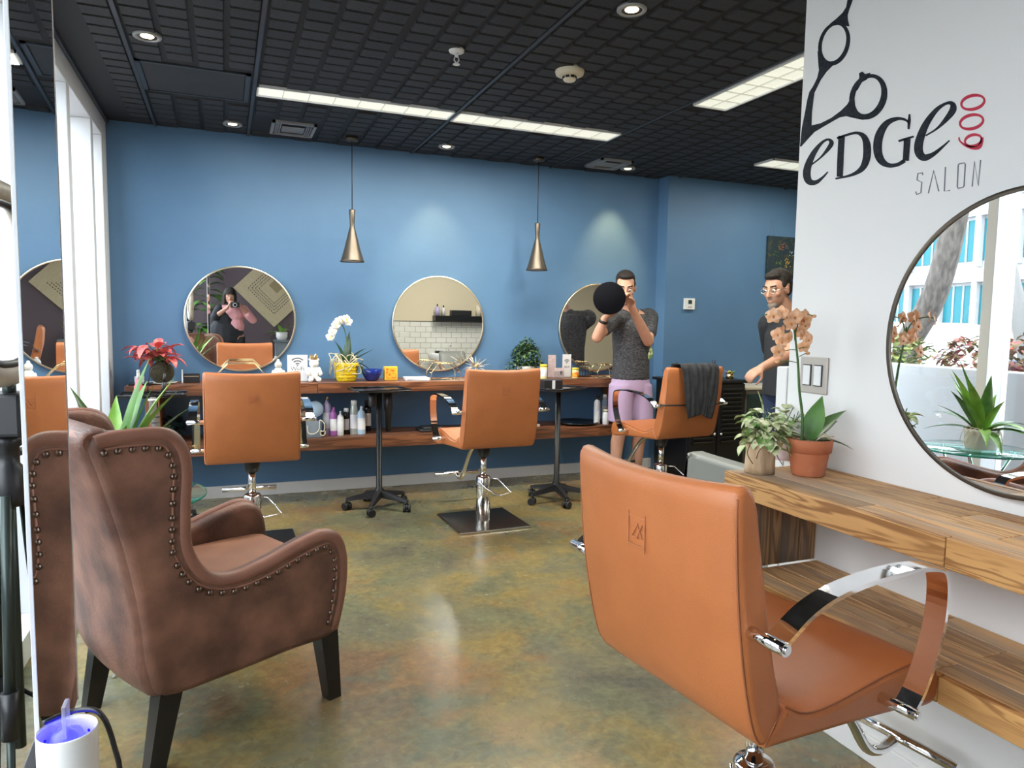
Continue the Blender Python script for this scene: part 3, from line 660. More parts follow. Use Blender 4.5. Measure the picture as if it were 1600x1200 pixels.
# ================================================================ SALON CHAIRS
def salon_chair():
    t = thing('salon_chair', 'x', 'salon chair', (0,0,0))
    back = sp2([(-0.358,1.052), (-0.352,0.95), (-0.340,0.83), (-0.318,0.70), (-0.292,0.60), (-0.262,0.558), (-0.225,0.585), (-0.215,0.635), (-0.238,0.72), (-0.262,0.83), (-0.288,0.96), (-0.302,1.03), (-0.325,1.066)], 3)
    bow = lambda x, y, z: (y + 0.030*(1-(x/0.25)**2)*(-0.9)*max(0, min(1, (z-0.56)/0.3)), z - 0.010*(1-(x/0.25)**2)*max(0, (z-0.9)/0.15))
    bk = B().pillow(back, -0.25, 0.25, 0.016, 3, bow=bow).build('backrest', 'tan_leather', t)
    seam = [(-0.354,1.045), (-0.35,0.95), (-0.338,0.83), (-0.316,0.70), (-0.290,0.603), (-0.268,0.566)]
    for s in (-1, 1):
        pts = smooth_path([(s*0.2445, y-0.0005, z) for y, z in seam], 4)
        B().tube(pts, 0.0022, 6).build('piping', 'tan_stitch', bk)
        B().tube([(s*0.2505, -0.262, 0.562), (s*0.2505, -0.218, 0.625)], 0.0013, 5).build('seam', 'tan_stitch', bk)
    B().tube(smooth_path([(x, -0.352-0.030*0.9*(1-(x/0.25)**2), 1.046-0.010*(1-(x/0.25)**2)) for x in (-0.244,-0.15,0,0.15,0.244)], 4), 0.0022, 6).build('piping', 'tan_stitch', bk)
    # small square mark pressed into the upper back
    mk = B(); fr = lambda u, v, h: (u, -0.3795+0.07*(0.975-v)*0.2-h, v)
    for a, b in (((-0.026,0.955),(0.026,0.955)), ((-0.026,0.895),(0.026,0.895)), ((-0.026,0.965),(-0.026,0.89)), ((0.026,0.965),(0.026,0.885)), ((-0.016,0.942),(0.004,0.942)), ((0.004,0.942),(-0.016,0.912)), ((-0.016,0.912),(0.004,0.912)), ((0.0,0.942),(0.018,0.912)), ((0.018,0.942),(0.0,0.912))):
        mk.strip([(*a, 0.0016), (*b, 0.0016)], 0.0024, fr)
    mk.build('embossed_mark', 'tan_mark', bk)
    seat = sp2([(-0.262,0.556), (-0.18,0.546), (0.0,0.534), (0.16,0.520), (0.255,0.505), (0.292,0.513), (0.303,0.55), (0.288,0.598), (0.235,0.620), (0.10,0.612), (-0.05,0.592), (-0.14,0.594), (-0.20,0.622), (-0.222,0.60)], 3)
    stt = B().pillow(seat, -0.25, 0.25, 0.014, 3).build('seat', 'tan_leather', t)
    for s in (-1, 1):
        B().tube(smooth_path([(s*0.2445, y, z) for y, z in ((-0.20,0.622), (-0.14,0.594), (-0.05,0.592), (0.10,0.612), (0.235,0.619), (0.286,0.598))], 4), 0.002, 6).build('piping', 'tan_stitch', stt)
        path = [(p.y, p.z) for p in smooth_path([(0,-0.315,0.792), (0,-0.233,0.842), (0,-0.128,0.868), (0,0.027,0.876), (0,0.135,0.866), (0,0.168,0.845), (0,0.176,0.78), (0,0.160,0.70), (0,0.120,0.615), (0,0.085,0.575)], 5)]
        b = B(); x0, x1 = (0.282, 0.326) if s > 0 else (-0.326, -0.282); m = len(path)
        vs_ = []
        for i, (y, z) in enumerate(path):
            a = path[max(0,i-1)]; c = path[min(m-1,i+1)]; q = math.hypot(c[0]-a[0], c[1]-a[1]); ny, nz = -(c[1]-a[1])/q*0.0045, (c[0]-a[0])/q*0.0045
            vs_ += [(x0,y+ny,z+nz), (x1,y+ny,z+nz), (x1,y-ny,z-nz), (x0,y-ny,z-nz)]
        fs = [(0,1,2,3), tuple(4*(m-1)+k for k in (3,2,1,0))]
        for i in range(m-1):
            for k in range(4): fs.append((4*i+k, 4*i+(k+1)%4, 4*i+4+(k+1)%4, 4*i+4+k))
        b.add(vs_, fs)
        arm = b.build('armrest', 'chrome', t)
        for y, z in ((-0.312,0.795), (0.088,0.572)):
            B().cyl((s*0.238, y, z), (s*0.330, y, z), 0.0125, n=16).cyl((s*0.330, y, z), (s*0.334, y, z), 0.008, n=12).build('standoff', 'chrome', arm)
    B().cyl((0,0,0.45), (0,0,0.535), 0.035, 0.055).bbox((-0.06,-0.07,0.515), (0.06,0.10,0.535), 0.004).build('seat_mount', 'black_metal', t)
    B().cyl((0,0,0.30), (0,0,0.47), 0.021, n=24).build('piston', 'chrome', t)
    B().lathe([(0.0,0.014), (0.049,0.014), (0.049,0.305), (0.044,0.315), (0.022,0.318), (0,0.318)], n=32).build('column', 'chrome', t)
    B().bbox((-0.25,-0.25,0.0), (0.25,0.25,0.014), 0.006).build('base_plate', 'brushed_steel', t)
    ft = B().tube(smooth_path([(0,0.13,0.52), (0,0.26,0.44), (0,0.36,0.32), (0,0.43,0.225), (0,0.50,0.200), (0,0.56,0.215)], 5), 0.015, 12).build('footrest_arm', 'chrome', t)
    B().cyl((-0.17,0.56,0.222), (0.17,0.56,0.222), 0.0145, n=14).build('footrest_bar', 'chrome', t)
    B().tube([(0.045,-0.03,0.30), (0.085,-0.055,0.30), (0.16,-0.12,0.215), (0.06,-0.13,0.205), (0.0,-0.06,0.24), (-0.045,-0.03,0.29)], 0.0045, 8).build('pump_lever', 'chrome', t)
    return t
ch0 = salon_chair()
CH = [((0.137, 4.42, 0), 0.0, 'tan leather salon chair in front of the left round mirror, seen from behind'),
      ((1.61, 4.47, 0), 0.02, 'tan leather salon chair between the two black trolleys, in front of the middle mirror'),
      ((3.02, 4.46, 0), 0.08, 'tan leather salon chair with a black towel hung over its back'),
      ((1.16, 1.28, 0), math.radians(-83.2), 'large tan leather salon chair in the right foreground with chrome arms')]
chairs = []
for k, (p, rz_, lab) in enumerate(CH):
    c = ch0 if k == 0 else copy_tree(ch0)
    c.location = p; c.rotation_euler = (0,0,rz_); tag(c, lab, 'salon chair', 'tan leather salon chairs'); chairs.append(c)

# towel on the third chair
b = B(); tw, nx_, ny_ = 0.31, 26, 30
prof = [(-0.262,0.86), (-0.285,0.97), (-0.305,1.05), (-0.335,1.082), (-0.368,1.06), (-0.378,0.97), (-0.380,0.88), (-0.380,0.80), (-0.378,0.74)]
pp = smooth_path([(0, y, z) for y, z in prof], 5)
vv = []; m_ = len(pp)
for i, p in enumerate(pp):
    tt = i/(m_-1)
    for j in range(nx_+1):
        u = j/nx_*2-1; squeeze = 1-0.62*max(0, tt-0.5)*2*(0.6+0.4*math.sin(3*u))
        x = 0.0+tw*0.5*u*squeeze*1.1 + 0.02*max(0, tt-0.5)
        fold = 0.011*math.sin(u*9+tt*3)+0.007*math.sin(u*17-tt*7)
        bulge = -0.030*0.9*(1-(x/0.25)**2)*max(0, min(1, (p.z-0.56)/0.3))
        vv.append((x, p.y+bulge-(abs(fold)+0.006 if tt > 0.35 else -abs(fold)-0.03), p.z+(abs(fold)*0.6 if 0.3 < tt < 0.45 else 0) - 0.05*abs(u)*max(0, tt-0.75)*3))
ff = [(i*(nx_+1)+j, i*(nx_+1)+j+1, (i+1)*(nx_+1)+j+1, (i+1)*(nx_+1)+j) for i in range(m_-1) for j in range(nx_)]
b.add(vv, ff, True)
o = tag(b.build('towel', 'black_cloth', None, CH[2][0], (0,0,CH[2][1])), 'crumpled black towel draped over the back of a salon chair', 'towel')
md = o.modifiers.new('thick', 'SOLIDIFY'); md.thickness = 0.004; md.offset = 0
b = B(); b.tube(smooth_path([(-0.262,-0.30,0.808), (-0.262,-0.352,0.806), (-0.13,-0.374,0.803), (0,-0.380,0.802), (0.13,-0.374,0.803), (0.262,-0.352,0.806), (0.262,-0.30,0.808)], 4), 0.006, 8)
tag(b.build('strap', 'black_plastic', None, CH[2][0], (0,0,CH[2][1])), 'thin dark strap around the back of the towel chair', 'strap')

# ================================================================ ARMCHAIR
def armchair(label, loc, rz_, group):
    t = thing('armchair', label, 'armchair', loc, rz_, group)
    W = 0.315
    side = sp2([(0.285,0.262), (0.10,0.250), (-0.12,0.243), (-0.30,0.250), (-0.345,0.33), (-0.365,0.52), (-0.40,0.72), (-0.455,0.93), (-0.480,1.02), (-0.455,1.055), (-0.38,1.056), (-0.29,1.050), (-0.238,1.012), (-0.215,0.93), (-0.222,0.80), (-0.218,0.68), (-0.172,0.600), (-0.09,0.568), (0.017,0.582), (0.157,0.622), (0.243,0.636), (0.300,0.602), (0.325,0.52), (0.318,0.40)], 4)
    for s in (-1, 1):
        a, b_ = (W-0.085, W) if s > 0 else (-W, -W+0.085)
        flare = lambda x, y, z: (y, z)
        sd = B().pillow(side, a, b_, 0.026, 4).build('side_wing' , 'brown_leather', t)
        # rolled border along the front and top edge
        edge = [(-0.462,1.030), (-0.43,1.036), (-0.38,1.040), (-0.29,1.036), (-0.247,1.004), (-0.228,0.93), (-0.235,0.80), (-0.231,0.68), (-0.18,0.588), (-0.09,0.554), (0.017,0.568), (0.157,0.608), (0.240,0.622), (0.288,0.595), (0.311,0.52), (0.304,0.40), (0.272,0.275)]
        B().tube(smooth_path([(s*(W-0.018), y, z) for y, z in edge], 5), 0.0235, 10).build('rolled_edge', 'brown_trim', sd)
        inn = [(-0.445,1.004), (-0.38,1.006), (-0.305,1.000), (-0.278,0.978), (-0.265,0.92), (-0.272,0.80), (-0.268,0.665), (-0.20,0.555), (-0.09,0.518), (0.025,0.532), (0.16,0.572), (0.232,0.585), (0.258,0.565), (0.275,0.51), (0.268,0.40), (0.246,0.30)]
        pth = smooth_path([(s*(W+0.0005), y, z) for y, z in inn], 12)
        B().tube(smooth_path([(s*W, y+0.008*(1 if y > -0.26 else 0.3), z+0.010) for y, z in inn], 5), 0.004, 6).build('piping', 'brown_trim', sd)
        step = 0.033; acc = 0; last = pth[0]; ps = [pth[0]]
        for p in pth[1:]:
            acc += (p-last).length; last = p
            if acc >= step: ps.append(p); acc = 0
        for p in ps: link('nailhead', nail_me, sd, p, (0, PI/2 if s > 0 else -PI/2, 0))
    back = sp2([(-0.300,0.250), (-0.350,0.30), (-0.375,0.52), (-0.410,0.72), (-0.465,0.93), (-0.492,1.02), (-0.470,1.058), (-0.42,1.060), (-0.392,1.01), (-0.345,0.85), (-0.285,0.65), (-0.225,0.46), (-0.20,0.30)], 4)
    bow = lambda x, y, z: (y-0.028*(1-(x/W)**2), z+0.012*(1-(x/W)**2)*max(0, (z-0.9)/0.15))
    B().pillow(back, -W+0.012, W-0.012, 0.03, 4, bow=bow).build('backrest', 'brown_leather', t)
    B().tube([(x, -0.462-0.030*(1-(x/W)**2), 1.032+0.012*(1-(x/W)**2)) for x in [(W-0.018)*(-1+k/8) for k in range(17)]], 0.026, 10).build('top_roll', 'brown_trim', t)
    seat = sp2([(-0.26,0.40), (0.26,0.40), (0.305,0.42), (0.312,0.47), (0.29,0.505), (0.20,0.515), (0,0.518), (-0.24,0.512)], 4)
    B().pillow(seat, -W+0.075, W-0.075, 0.03, 4).build('seat_cushion', 'brown_seat', t)
    B().bbox((-W+0.07, -0.28, 0.255), (W-0.07, 0.295, 0.40), 0.02).build('seat_rail', 'brown_leather', t)
    for sx in (-1, 1):
        for y, tilt in ((0.262, 0.03), (-0.275, -0.05)):
            x = sx*(W-0.05); b = B(); q0, q1 = 0.024, 0.034
            b.add([(x-q0,y+tilt-q0,0), (x+q0,y+tilt-q0,0), (x+q0,y+tilt+q0,0), (x-q0,y+tilt+q0,0), (x-q1,y-q1,0.27), (x+q1,y-q1,0.27), (x+q1,y+q1,0.27), (x-q1,y+q1,0.27)],
                  [(0,3,2,1), (4,5,6,7), (0,1,5,4), (1,2,6,5), (2,3,7,6), (3,0,4,7)])
            b.build('leg', 'black_wood', t)
    return t
nm = B().lathe([(0.0098,0.0), (0.0094,0.003), (0.007,0.0065), (0.0035,0.0082), (0,0.0087)], n=12); nail_me = nm.mesh('nailhead'); nail_me.materials.append(MATS['nail_bronze'])
armchair('brown suede wing armchair with nailhead trim in the left foreground', (-0.043, 2.624, 0), math.radians(26-90), 'brown wing armchairs').scale = (1, 1, 0.982)

# ================================================================ TROLLEYS
def trolley(label, loc, rz_, kind):
    t = thing('salon_trolley', label, 'trolley', loc, rz_, 'black salon trolleys')
    H = 0.855
    B().lathe([(0.0,0.10), (0.034,0.10), (0.034,0.14), (0.021,0.15), (0.021,H), (0,H)], n=20).build('pole', 'black_metal', t)
    tr = B().bbox((-0.19,-0.13,H), (0.19,0.13,H+0.012), 0.004)
    tr.build('tray', 'black_gloss', t)
    lip = B().tube([(-0.188,-0.128,H+0.016), (0.188,-0.128,H+0.016), (0.188,0.128,H+0.016), (-0.188,0.128,H+0.016)], 0.006, 8, closed=True).build('tray_lip', 'black_gloss', t)
    for k in range(5):
        a = 0.35+2*PI*k/5; d = Vector((math.cos(a), math.sin(a), 0)); sd = Vector((-d.y, d.x, 0))
        b = B(); p0 = d*0.02; p1 = d*0.235
        vs_ = []
        for p, hw, z0, z1 in ((p0,0.026,0.085,0.135), (p1,0.017,0.066,0.086)):
            vs_ += [p-sd*hw+Vector((0,0,z0)), p+sd*hw+Vector((0,0,z0)), p+sd*hw*0.7+Vector((0,0,z1)), p-sd*hw*0.7+Vector((0,0,z1))]
        b.add(vs_, [(0,1,2,3), (7,6,5,4), (0,4,5,1), (1,5,6,2), (2,6,7,3), (3,7,4,0)])
        lg = b.build('leg', 'black_plastic', t)
        c = d*0.228; w_ = Vector((math.cos(a*2.7+k), math.sin(a*2.7+k), 0))
        B().cyl(c+Vector((0,0,0.045)), c+Vector((0,0,0.072)), 0.012, n=12).cyl(c+w_*0.008+Vector((0,0,0.027)), c+w_*0.026+Vector((0,0,0.027)), 0.027, n=18).cyl(c-w_*0.008+Vector((0,0,0.027)), c-w_*0.026+Vector((0,0,0.027)), 0.027, n=18).cyl(c-w_*0.009+Vector((0,0,0.034)), c+w_*0.009+Vector((0,0,0.034)), 0.022, n=14).build('caster', 'black_plastic', lg)
    if kind == 1:
        B().lathe([(0.026,H), (0.026,H-0.10), (0.022,H-0.11), (0,H-0.11)], (-0.06,-0.02,0), n=18).build('tool_holster', 'black_plastic', t)
        B().lathe([(0.034,H), (0.034,H-0.13), (0.028,H-0.15), (0.02,H-0.30), (0,H-0.30)], (0.075,0.02,0), n=18).build('tool_holster', 'black_plastic', t)
        B().bbox((-0.02,-0.02,H-0.02), (0.14,0.02,H), 0.004).build('holster_rail', 'black_plastic', t)
    return t
T1 = trolley('black rolling trolley with empty tray left of the middle chair', (1.015, 5.03, 0), 0.15, 1)
T2 = trolley('black rolling trolley holding a black box, right of the middle chair', (2.33, 4.82, 0), 0.5, 0)
T3 = trolley('black rolling trolley with styling tools at the left end of the counter', (-0.42, 4.98, 0), 0.0, 0)
b = thing('cardboard_box', 'small black box with white label on a trolley tray', 'box', ay(868, 611, 4.80)+Vector((-0.04,0,0)))
b.location.z = 0.868
B().bbox((-0.075,-0.05,0), (0.075,0.05,0.065), 0.003).build('carton', 'black_plastic', b); B().box((-0.012,-0.0515,0.001), (0.012,-0.0505,0.064)).build('label_strip', 'paper', b)

# ================================================================ WALL SIGN (vinyl cut-out on the white wall)
def wall_uv(u, v, h):            # photograph detail frame of the sign -> point on the wall plane, h = stand-off
    p = ax(1200+u/4, v/4, PX); return (PX-h, p.y, p.z)
sg = thing('wall_sign', 'black salon scissors and lettering sign with red 600 on the white wall', 'sign', (0,0,0))
TH = 0.0022
def annulus(b, c, ro, ri, rot, co=(0,0), n=40):
    cs, sn = math.cos(rot), math.sin(rot)
    def pt(r, a, o): x, y = r[0]*math.cos(a)+o[0], r[1]*math.sin(a)+o[1]; return (c[0]+x*cs-y*sn, c[1]+x*sn+y*cs)
    for i in range(n):
        a0, a1 = 2*PI*i/n, 2*PI*(i+1)/n
        b.prism([pt(ri,a0,(0,0)), pt(ro,a0,co), pt(ro,a1,co), pt(ri,a1,(0,0))], 0, TH, wall_uv)
def sm3(path, n=4): return [tuple(p) for p in smooth_path(path, n)]
s_ = B(); annulus(s_, (414,270), (140,95), (117,74), math.radians(-74), (-4,2))
annulus(s_, (626,600), (146,114), (118,80), math.radians(-70), (-4,4))
for poly in ([(536,-60), (530,0), (508,60), (498,95), (500,125), (510,165), (470,162), (440,154), (405,162), (378,172), (390,150), (430,118), (470,80), (492,45), (500,0), (506,-60)],
             [(313,320), (318,400), (322,440), (310,490), (285,540), (262,575), (250,620), (235,700), (215,800), (203,915), (240,862), (272,785), (275,700), (290,580), (330,500), (365,450), (400,415), (450,375), (480,330), (455,356), (430,376), (390,388), (355,374), (335,335)],
             [(270,785), (330,772), (400,737), (460,692), (500,652), (522,610), (546,562), (541,612), (545,660), (562,698), (592,716), (640,714), (612,747), (590,749), (540,739), (490,726), (450,733), (400,761), (340,796), (290,826), (250,869), (206,918), (236,862)],
             [(548,560), (565,520), (575,480), (572,460), (590,448), (608,464), (640,456), (618,497), (588,512), (558,565)]):
    s_.prism(poly, 0, TH*1.25, wall_uv)
s_.build('scissors_shape', 'logo_black', sg)
LET = {
 'letter_e': [[(268,1033,8), (330,985,9), (378,930,22), (398,893,26), (378,872,14), (338,892,16), (288,955,30), (252,1035,42), (244,1095,46), (260,1135,40), (300,1140,26), (340,1112,14), (376,1074,5)]],
 'letter_d': [[(462,850,38), (455,980,38), (450,1105,36)], [(434,864,12), (500,842,14), (560,831,18), (603,858,34), (621,920,46), (615,1000,44), (585,1058,32), (520,1095,16), (424,1117,10)]],
 'letter_g': [[(886,714,8), (884,760,16), (880,808,10)], [(886,775,10), (862,750,14), (808,742,22), (742,772,36), (698,845,50), (686,930,52), (705,998,46), (750,1032,30), (808,1030,22), (855,1004,24)], [(872,868,40), (863,1005,36)], [(818,882,12), (865,868,14), (912,853,10)]],
 'letter_e.': [[(988,848,8), (1060,802,12), (1122,738,30), (1158,685,40), (1152,648,28), (1112,648,16), (1052,690,26), (988,778,40), (948,880,50), (944,948,52), (975,985,44), (1030,967,26), (1088,922,14), (1136,878,5)]]}
for k, strokes in LET.items():
    b = B()
    for st in strokes: b.strip(sm3(st, 5), TH, wall_uv)
    b.build(k.rstrip('.'), 'logo_black', sg)
for c in ((1282,640), (1274,762)):
    b = B(); annulus(b, c, (79,52), (68,33), math.radians(-14)); b.build('digit_zero', 'logo_red', sg)
b = B(); annulus(b, (1285,878), (58,44), (48,26), math.radians(-14)); b.strip(sm3([(1342,858,12), (1325,915,22), (1285,925,22), (1235,908,14), (1200,880,8), (1196,858,5)]), TH, wall_uv); b.build('digit_six', 'logo_red', sg)
SAL = {'letter_s': [[(968,1094), (966,1080), (938,1085), (932,1125), (962,1140), (957,1205), (930,1216), (924,1198)]], 'letter_a': [[(1003,1208), (1037,1066), (1068,1196)]], 'letter_l': [[(1110,1044), (1103,1196), (1138,1190)]],
       'letter_o': [[(1190,1032), (1196,1024), (1228,1018), (1234,1026), (1226,1162), (1220,1170), (1190,1178), (1184,1168), (1190,1032)]], 'letter_n': [[(1277,1166), (1292,1010), (1315,1160), (1330,1000)]]}
for k, strokes in SAL.items():
    b = B()
    for st in strokes: b.strip([(u, v, 6) for u, v in st], TH*0.7, wall_uv)
    b.build(k, 'print_grey', sg)

# ================================================================ SWITCH PLATE, THERMOSTAT, PAINTING
def wbox(p, par, name, mat, y0, y1, z0, z1, d0, d1, r=0.003): return B().bbox((-d1, y0, z0), (-d0, y1, z1), r).build(name, mat, par)
sw = thing('light_switch', 'brushed steel double light switch on the white wall behind the orchid', 'light switch', (PX, 1.842, 1.19))
pm('switch_steel', (0.50, 0.46, 0.41), 0.35, metal=0.5)
wbox(0, sw, 'face_plate', 'switch_steel', -0.060, 0.060, -0.062, 0.062, 0.0, 0.007)
for y in (-0.022, 0.026):
    B().bbox((-0.0095, y-0.0185, -0.036), (-0.0070, y+0.0185, 0.036), 0.001).build('rocker_frame', 'black_plastic', sw)
    B().bbox((-0.0125, y-0.0155, -0.033), (-0.0092, y+0.0155, 0.033), 0.0015).build('rocker', 'white_plastic', sw)
th = thing('thermostat', 'small white wall thermostat on the blue wall', 'thermostat', ay(1075.5, 475, 5.55))
B().bbox((-0.058,-0.024,-0.052), (0.058,0,0.052), 0.005).build('housing', 'white_plastic', th)
B().bbox((-0.018,-0.0265,0.0), (0.022,-0.023,0.036), 0.001).build('display', 'teal_dark', th)
for x in (-0.012, 0.012): B().bbox((x-0.008,-0.0265,-0.034), (x+0.008,-0.023,-0.024), 0.001).build('button', 'vent_metal', th)
pc = thing('painting', 'dark dotted canvas painting hanging on the far blue wall', 'painting', (5.08, 5.55, 2.03))
B().bbox((-0.20,-0.03,-0.20), (0.20,-0.004,0.20), 0.003).build('canvas', 'paint_canvas', pc)
for (u, v, c) in ((-0.03,0.10,'terracotta'), (0.01,0.12,'terracotta'), (0.03,-0.03,'yellow_card'), (-0.06,-0.06,'leaf_bright'), (0.06,-0.07,'yellow_card'), (-0.10,0.03,'leaf_green'), (0.10,0.05,'pale_blue'), (-0.01,-0.12,'leaf_bright')):
    q = B()
    for k in range(9): x, z = u+R.uniform(-0.035,0.035), v+R.uniform(-0.03,0.03); q.box((x-0.004,-0.032,z-0.003), (x+0.004,-0.0295,z+0.003))
    q.build('paint_dots', c, pc)
B().tube([(-0.17,-0.008,0.20), (-0.155,-0.008,0.37), (-0.10,-0.008,0.20)], 0.0012, 5).build('hanging_wire', 'vent_metal', pc)

# ================================================================ ITEMS ON THE BACK COUNTER
def cx_(px, Y): return ay(px, 590, Y).x
def ctr(px, Y, z=None): return Vector((cx_(px, Y), Y, cz+0.001 if z is None else z))
def lsh(px, Y): return Vector((ay(px, 675, Y).x, Y, lz+0.001))
# red aglaonema in moss ball
p = ctr(253, 5.47); t = thing('potted_plant', 'pink-leaved plant growing from a dark moss ball', 'plant', p)
B().ell((0,0,0.078), (0.08,0.08,0.078), 22, 14).build('moss_ball', 'moss', t)
B().lathe([(0.0,0.0), (0.075,0.0), (0.10,0.010), (0.098,0.012), (0.07,0.004), (0,0.004)], n=24).build('dish', 'stone_white', t)
R.seed(3)
for k in range(44):
    a = R.uniform(0, 2*PI); el = R.uniform(0.15, 1.35); L = R.uniform(0.09, 0.145); h0 = R.uniform(0.15, 0.27)
    out = R.uniform(0.02, 0.11); dx = math.cos(a)*out-0.03; dy = math.sin(a)*out*0.7
    lf = B().leaf((dx, dy, h0), a, el-0.35, L, R.uniform(0.05, 0.072), R.uniform(0.6, 1.6), 0.3).build('leaf', 'leaf_pink', t)
    B().tube(smooth_path([(R.uniform(-.02,.02), R.uniform(-.02,.02), 0.14), (dx*0.5, dy*0.5, (h0+0.14)/2+0.02), (dx, dy, h0)], 3), 0.0025, 5).build('stalk', 'stem_green', lf)
# small black card stand
t = thing('card_stand', 'small black box with a white post beside the moss ball plant', 'box', ctr(299, 5.50))
B().bbox((-0.05,-0.02,0), (0.055,0.02,0.065), 0.003).build('body', 'black_plastic', t); B().bbox((-0.062,-0.024,0), (-0.053,-0.016,0.095), 0.002).build('post', 'white_plastic', t); B().box((-0.045,-0.0212,0.044), (0.05,-0.0202,0.049)).build('stripe', 'pale_gold', t)
# gold hexagonal glass boxes
def gold_box(label, p, w_, d, h, rz_=0):
    t = thing('gold_glass_box', label, 'glass box', p, rz_, 'gold-edged glass boxes')
    prof = [(-w_/2,0), (w_/2,0), (w_/2,h*0.45), (w_*0.28,h), (-w_*0.28,h), (-w_/2,h*0.45)]
    for y in (-d/2, d/2): B().tube([(u,y,v) for u, v in prof], 0.0032, 6, closed=True).build('edge_frame', 'gold', t)
    for u, v in prof: B().cyl((u,-d/2,v), (u,d/2,v), 0.003, n=6).build('edge_bar', 'gold', t)
    for i, (a, b_) in enumerate(zip(prof, prof[1:]+prof[:1])):
        B().add([(a[0],-d/2,a[1]), (b_[0],-d/2,b_[1]), (b_[0],d/2,b_[1]), (a[0],d/2,a[1])], [(0,1,2,3)]).build('pane', 'mirror' if i == 0 else 'glass_clear', t)
    return t
gold_box('gold-edged hexagonal glass box behind the left salon chair', ctr(377, 5.52), 0.32, 0.15, 0.135)
gold_box('gold-edged glass box beside the stack of papers', ctr(693, 5.46), 0.24, 0.15, 0.13)
gold_box('gold-edged glass box beside the man, right end of the counter', ctr(943, 5.44), 0.20, 0.14, 0.11)
# buddha
t = tag(B().lathe([(0,0), (0.048,0), (0.05,0.02), (0.044,0.05), (0.036,0.065), (0.026,0.095), (0.018,0.10)], n=18).ell((0,0,0.122), (0.026,0.027,0.03), 14, 9).ell((0,0,0.153), (0.012,0.012,0.012), 10, 6).ell((-0.036,-0.008,0.05), (0.014,0.018,0.036), 10, 7).ell((0.036,-0.008,0.05), (0.014,0.018,0.036), 10, 7).ell((0,-0.03,0.022), (0.05,0.03,0.018), 12, 7).build('buddha_figurine', 'stone_white', None, ctr(435, 5.50)), 'small white seated buddha figurine beside the left mirror', 'figurine')
# wifi signs
def text_mesh(s, size, mat, par, loc, rot=(PI/2,0,0), name='lettering', align='CENTER', ext=0.0006):
    cu = bpy.data.curves.new('t', 'FONT'); cu.body = s; cu.size = size; cu.align_x = align; cu.extrude = ext; cu.resolution_u = 3
    o = bpy.data.objects.new('t', cu); COL.objects.link(o); dg = bpy.context.evaluated_depsgraph_get()
    me = bpy.data.meshes.new_from_object(o.evaluated_get(dg)); bpy.data.objects.remove(o); me.materials.clear(); me.materials.append(MATS[mat]); me.name = name
    return link(name, me, par, loc, rot)
def wifi_sign(label, p, w_, h, rz_=0):
    t = thing('wifi_sign', label, 'sign', p, rz_, 'standing wifi signs')
    B().bbox((-w_/2,-0.002,0), (w_/2,0.002,h), 0.001).build('card', 'paper', t)
    B().bbox((-w_/2,-0.02,0), (w_/2,0.03,0.004), 0.001).build('base', 'glass_clear', t)
    to = lambda u, v, hh: (u, -0.0022-hh, v)
    for k, r in enumerate((0.12, 0.25, 0.38)):
        B().strip([(w_*r*1.05*math.cos(a), h*0.62+w_*r*1.05*math.sin(a)-w_*0.05, w_*0.07) for a in [math.radians(45+9*i) for i in range(11)]], 0.0008, to).build('wifi_arc', 'print_grey', t)
    B().cyl((0,-0.0022,h*0.60), (0,-0.003,h*0.60), w_*0.04, n=12).build('wifi_dot', 'print_grey', t)
    text_mesh('Wi-Fi', w_*0.30, 'print_grey', t, (0,-0.0025,h*0.40))
    return t
wifi_sign('white wifi sign standing right of the left mirror', ctr(465, 5.50), 0.145, 0.195)
wifi_sign('white wifi sign standing near the right mirror', ctr(885, 5.52), 0.083, 0.195)
# bear figurine
t = thing('bear_figurine', 'white seated bear figurine with a gold crown', 'figurine', ctr(490.5, 5.44))
B().ell((0,0,0.062), (0.045,0.038,0.055)).ell((0,-0.004,0.135), (0.036,0.033,0.034)).ell((-0.028,0,0.162), 0.012, 10, 7).ell((0.028,0,0.162), 0.012, 10, 7).ell((0,-0.034,0.128), (0.015,0.014,0.011), 10, 7).cap((-0.035,-0.01,0.095), (-0.045,-0.04,0.06), 0.014).cap((0.035,-0.01,0.095), (0.045,-0.04,0.06), 0.014).cap((-0.022,-0.015,0.022), (-0.03,-0.055,0.018), 0.019).cap((0.022,-0.015,0.022), (0.03,-0.055,0.018), 0.019).build('body', 'white_ceramic', t)
cr = B(); n = 12
for i in range(n):
    a0, a1 = 2*PI*i/n, 2*PI*(i+1)/n; h = 0.028 if i % 2 == 0 else 0.014
    cr.add([(0.027*math.cos(a0),0.027*math.sin(a0),0.165), (0.027*math.cos(a1),0.027*math.sin(a1),0.165), (0.031*math.cos(a1),0.031*math.sin(a1),0.165+(0.014 if h > 0.02 else 0.042)), (0.031*math.cos(a0),0.031*math.sin(a0),0.165+(0.042 if h > 0.02 else 0.014))], [(0,1,2,3)])
cr.build('crown', 'gold', t)
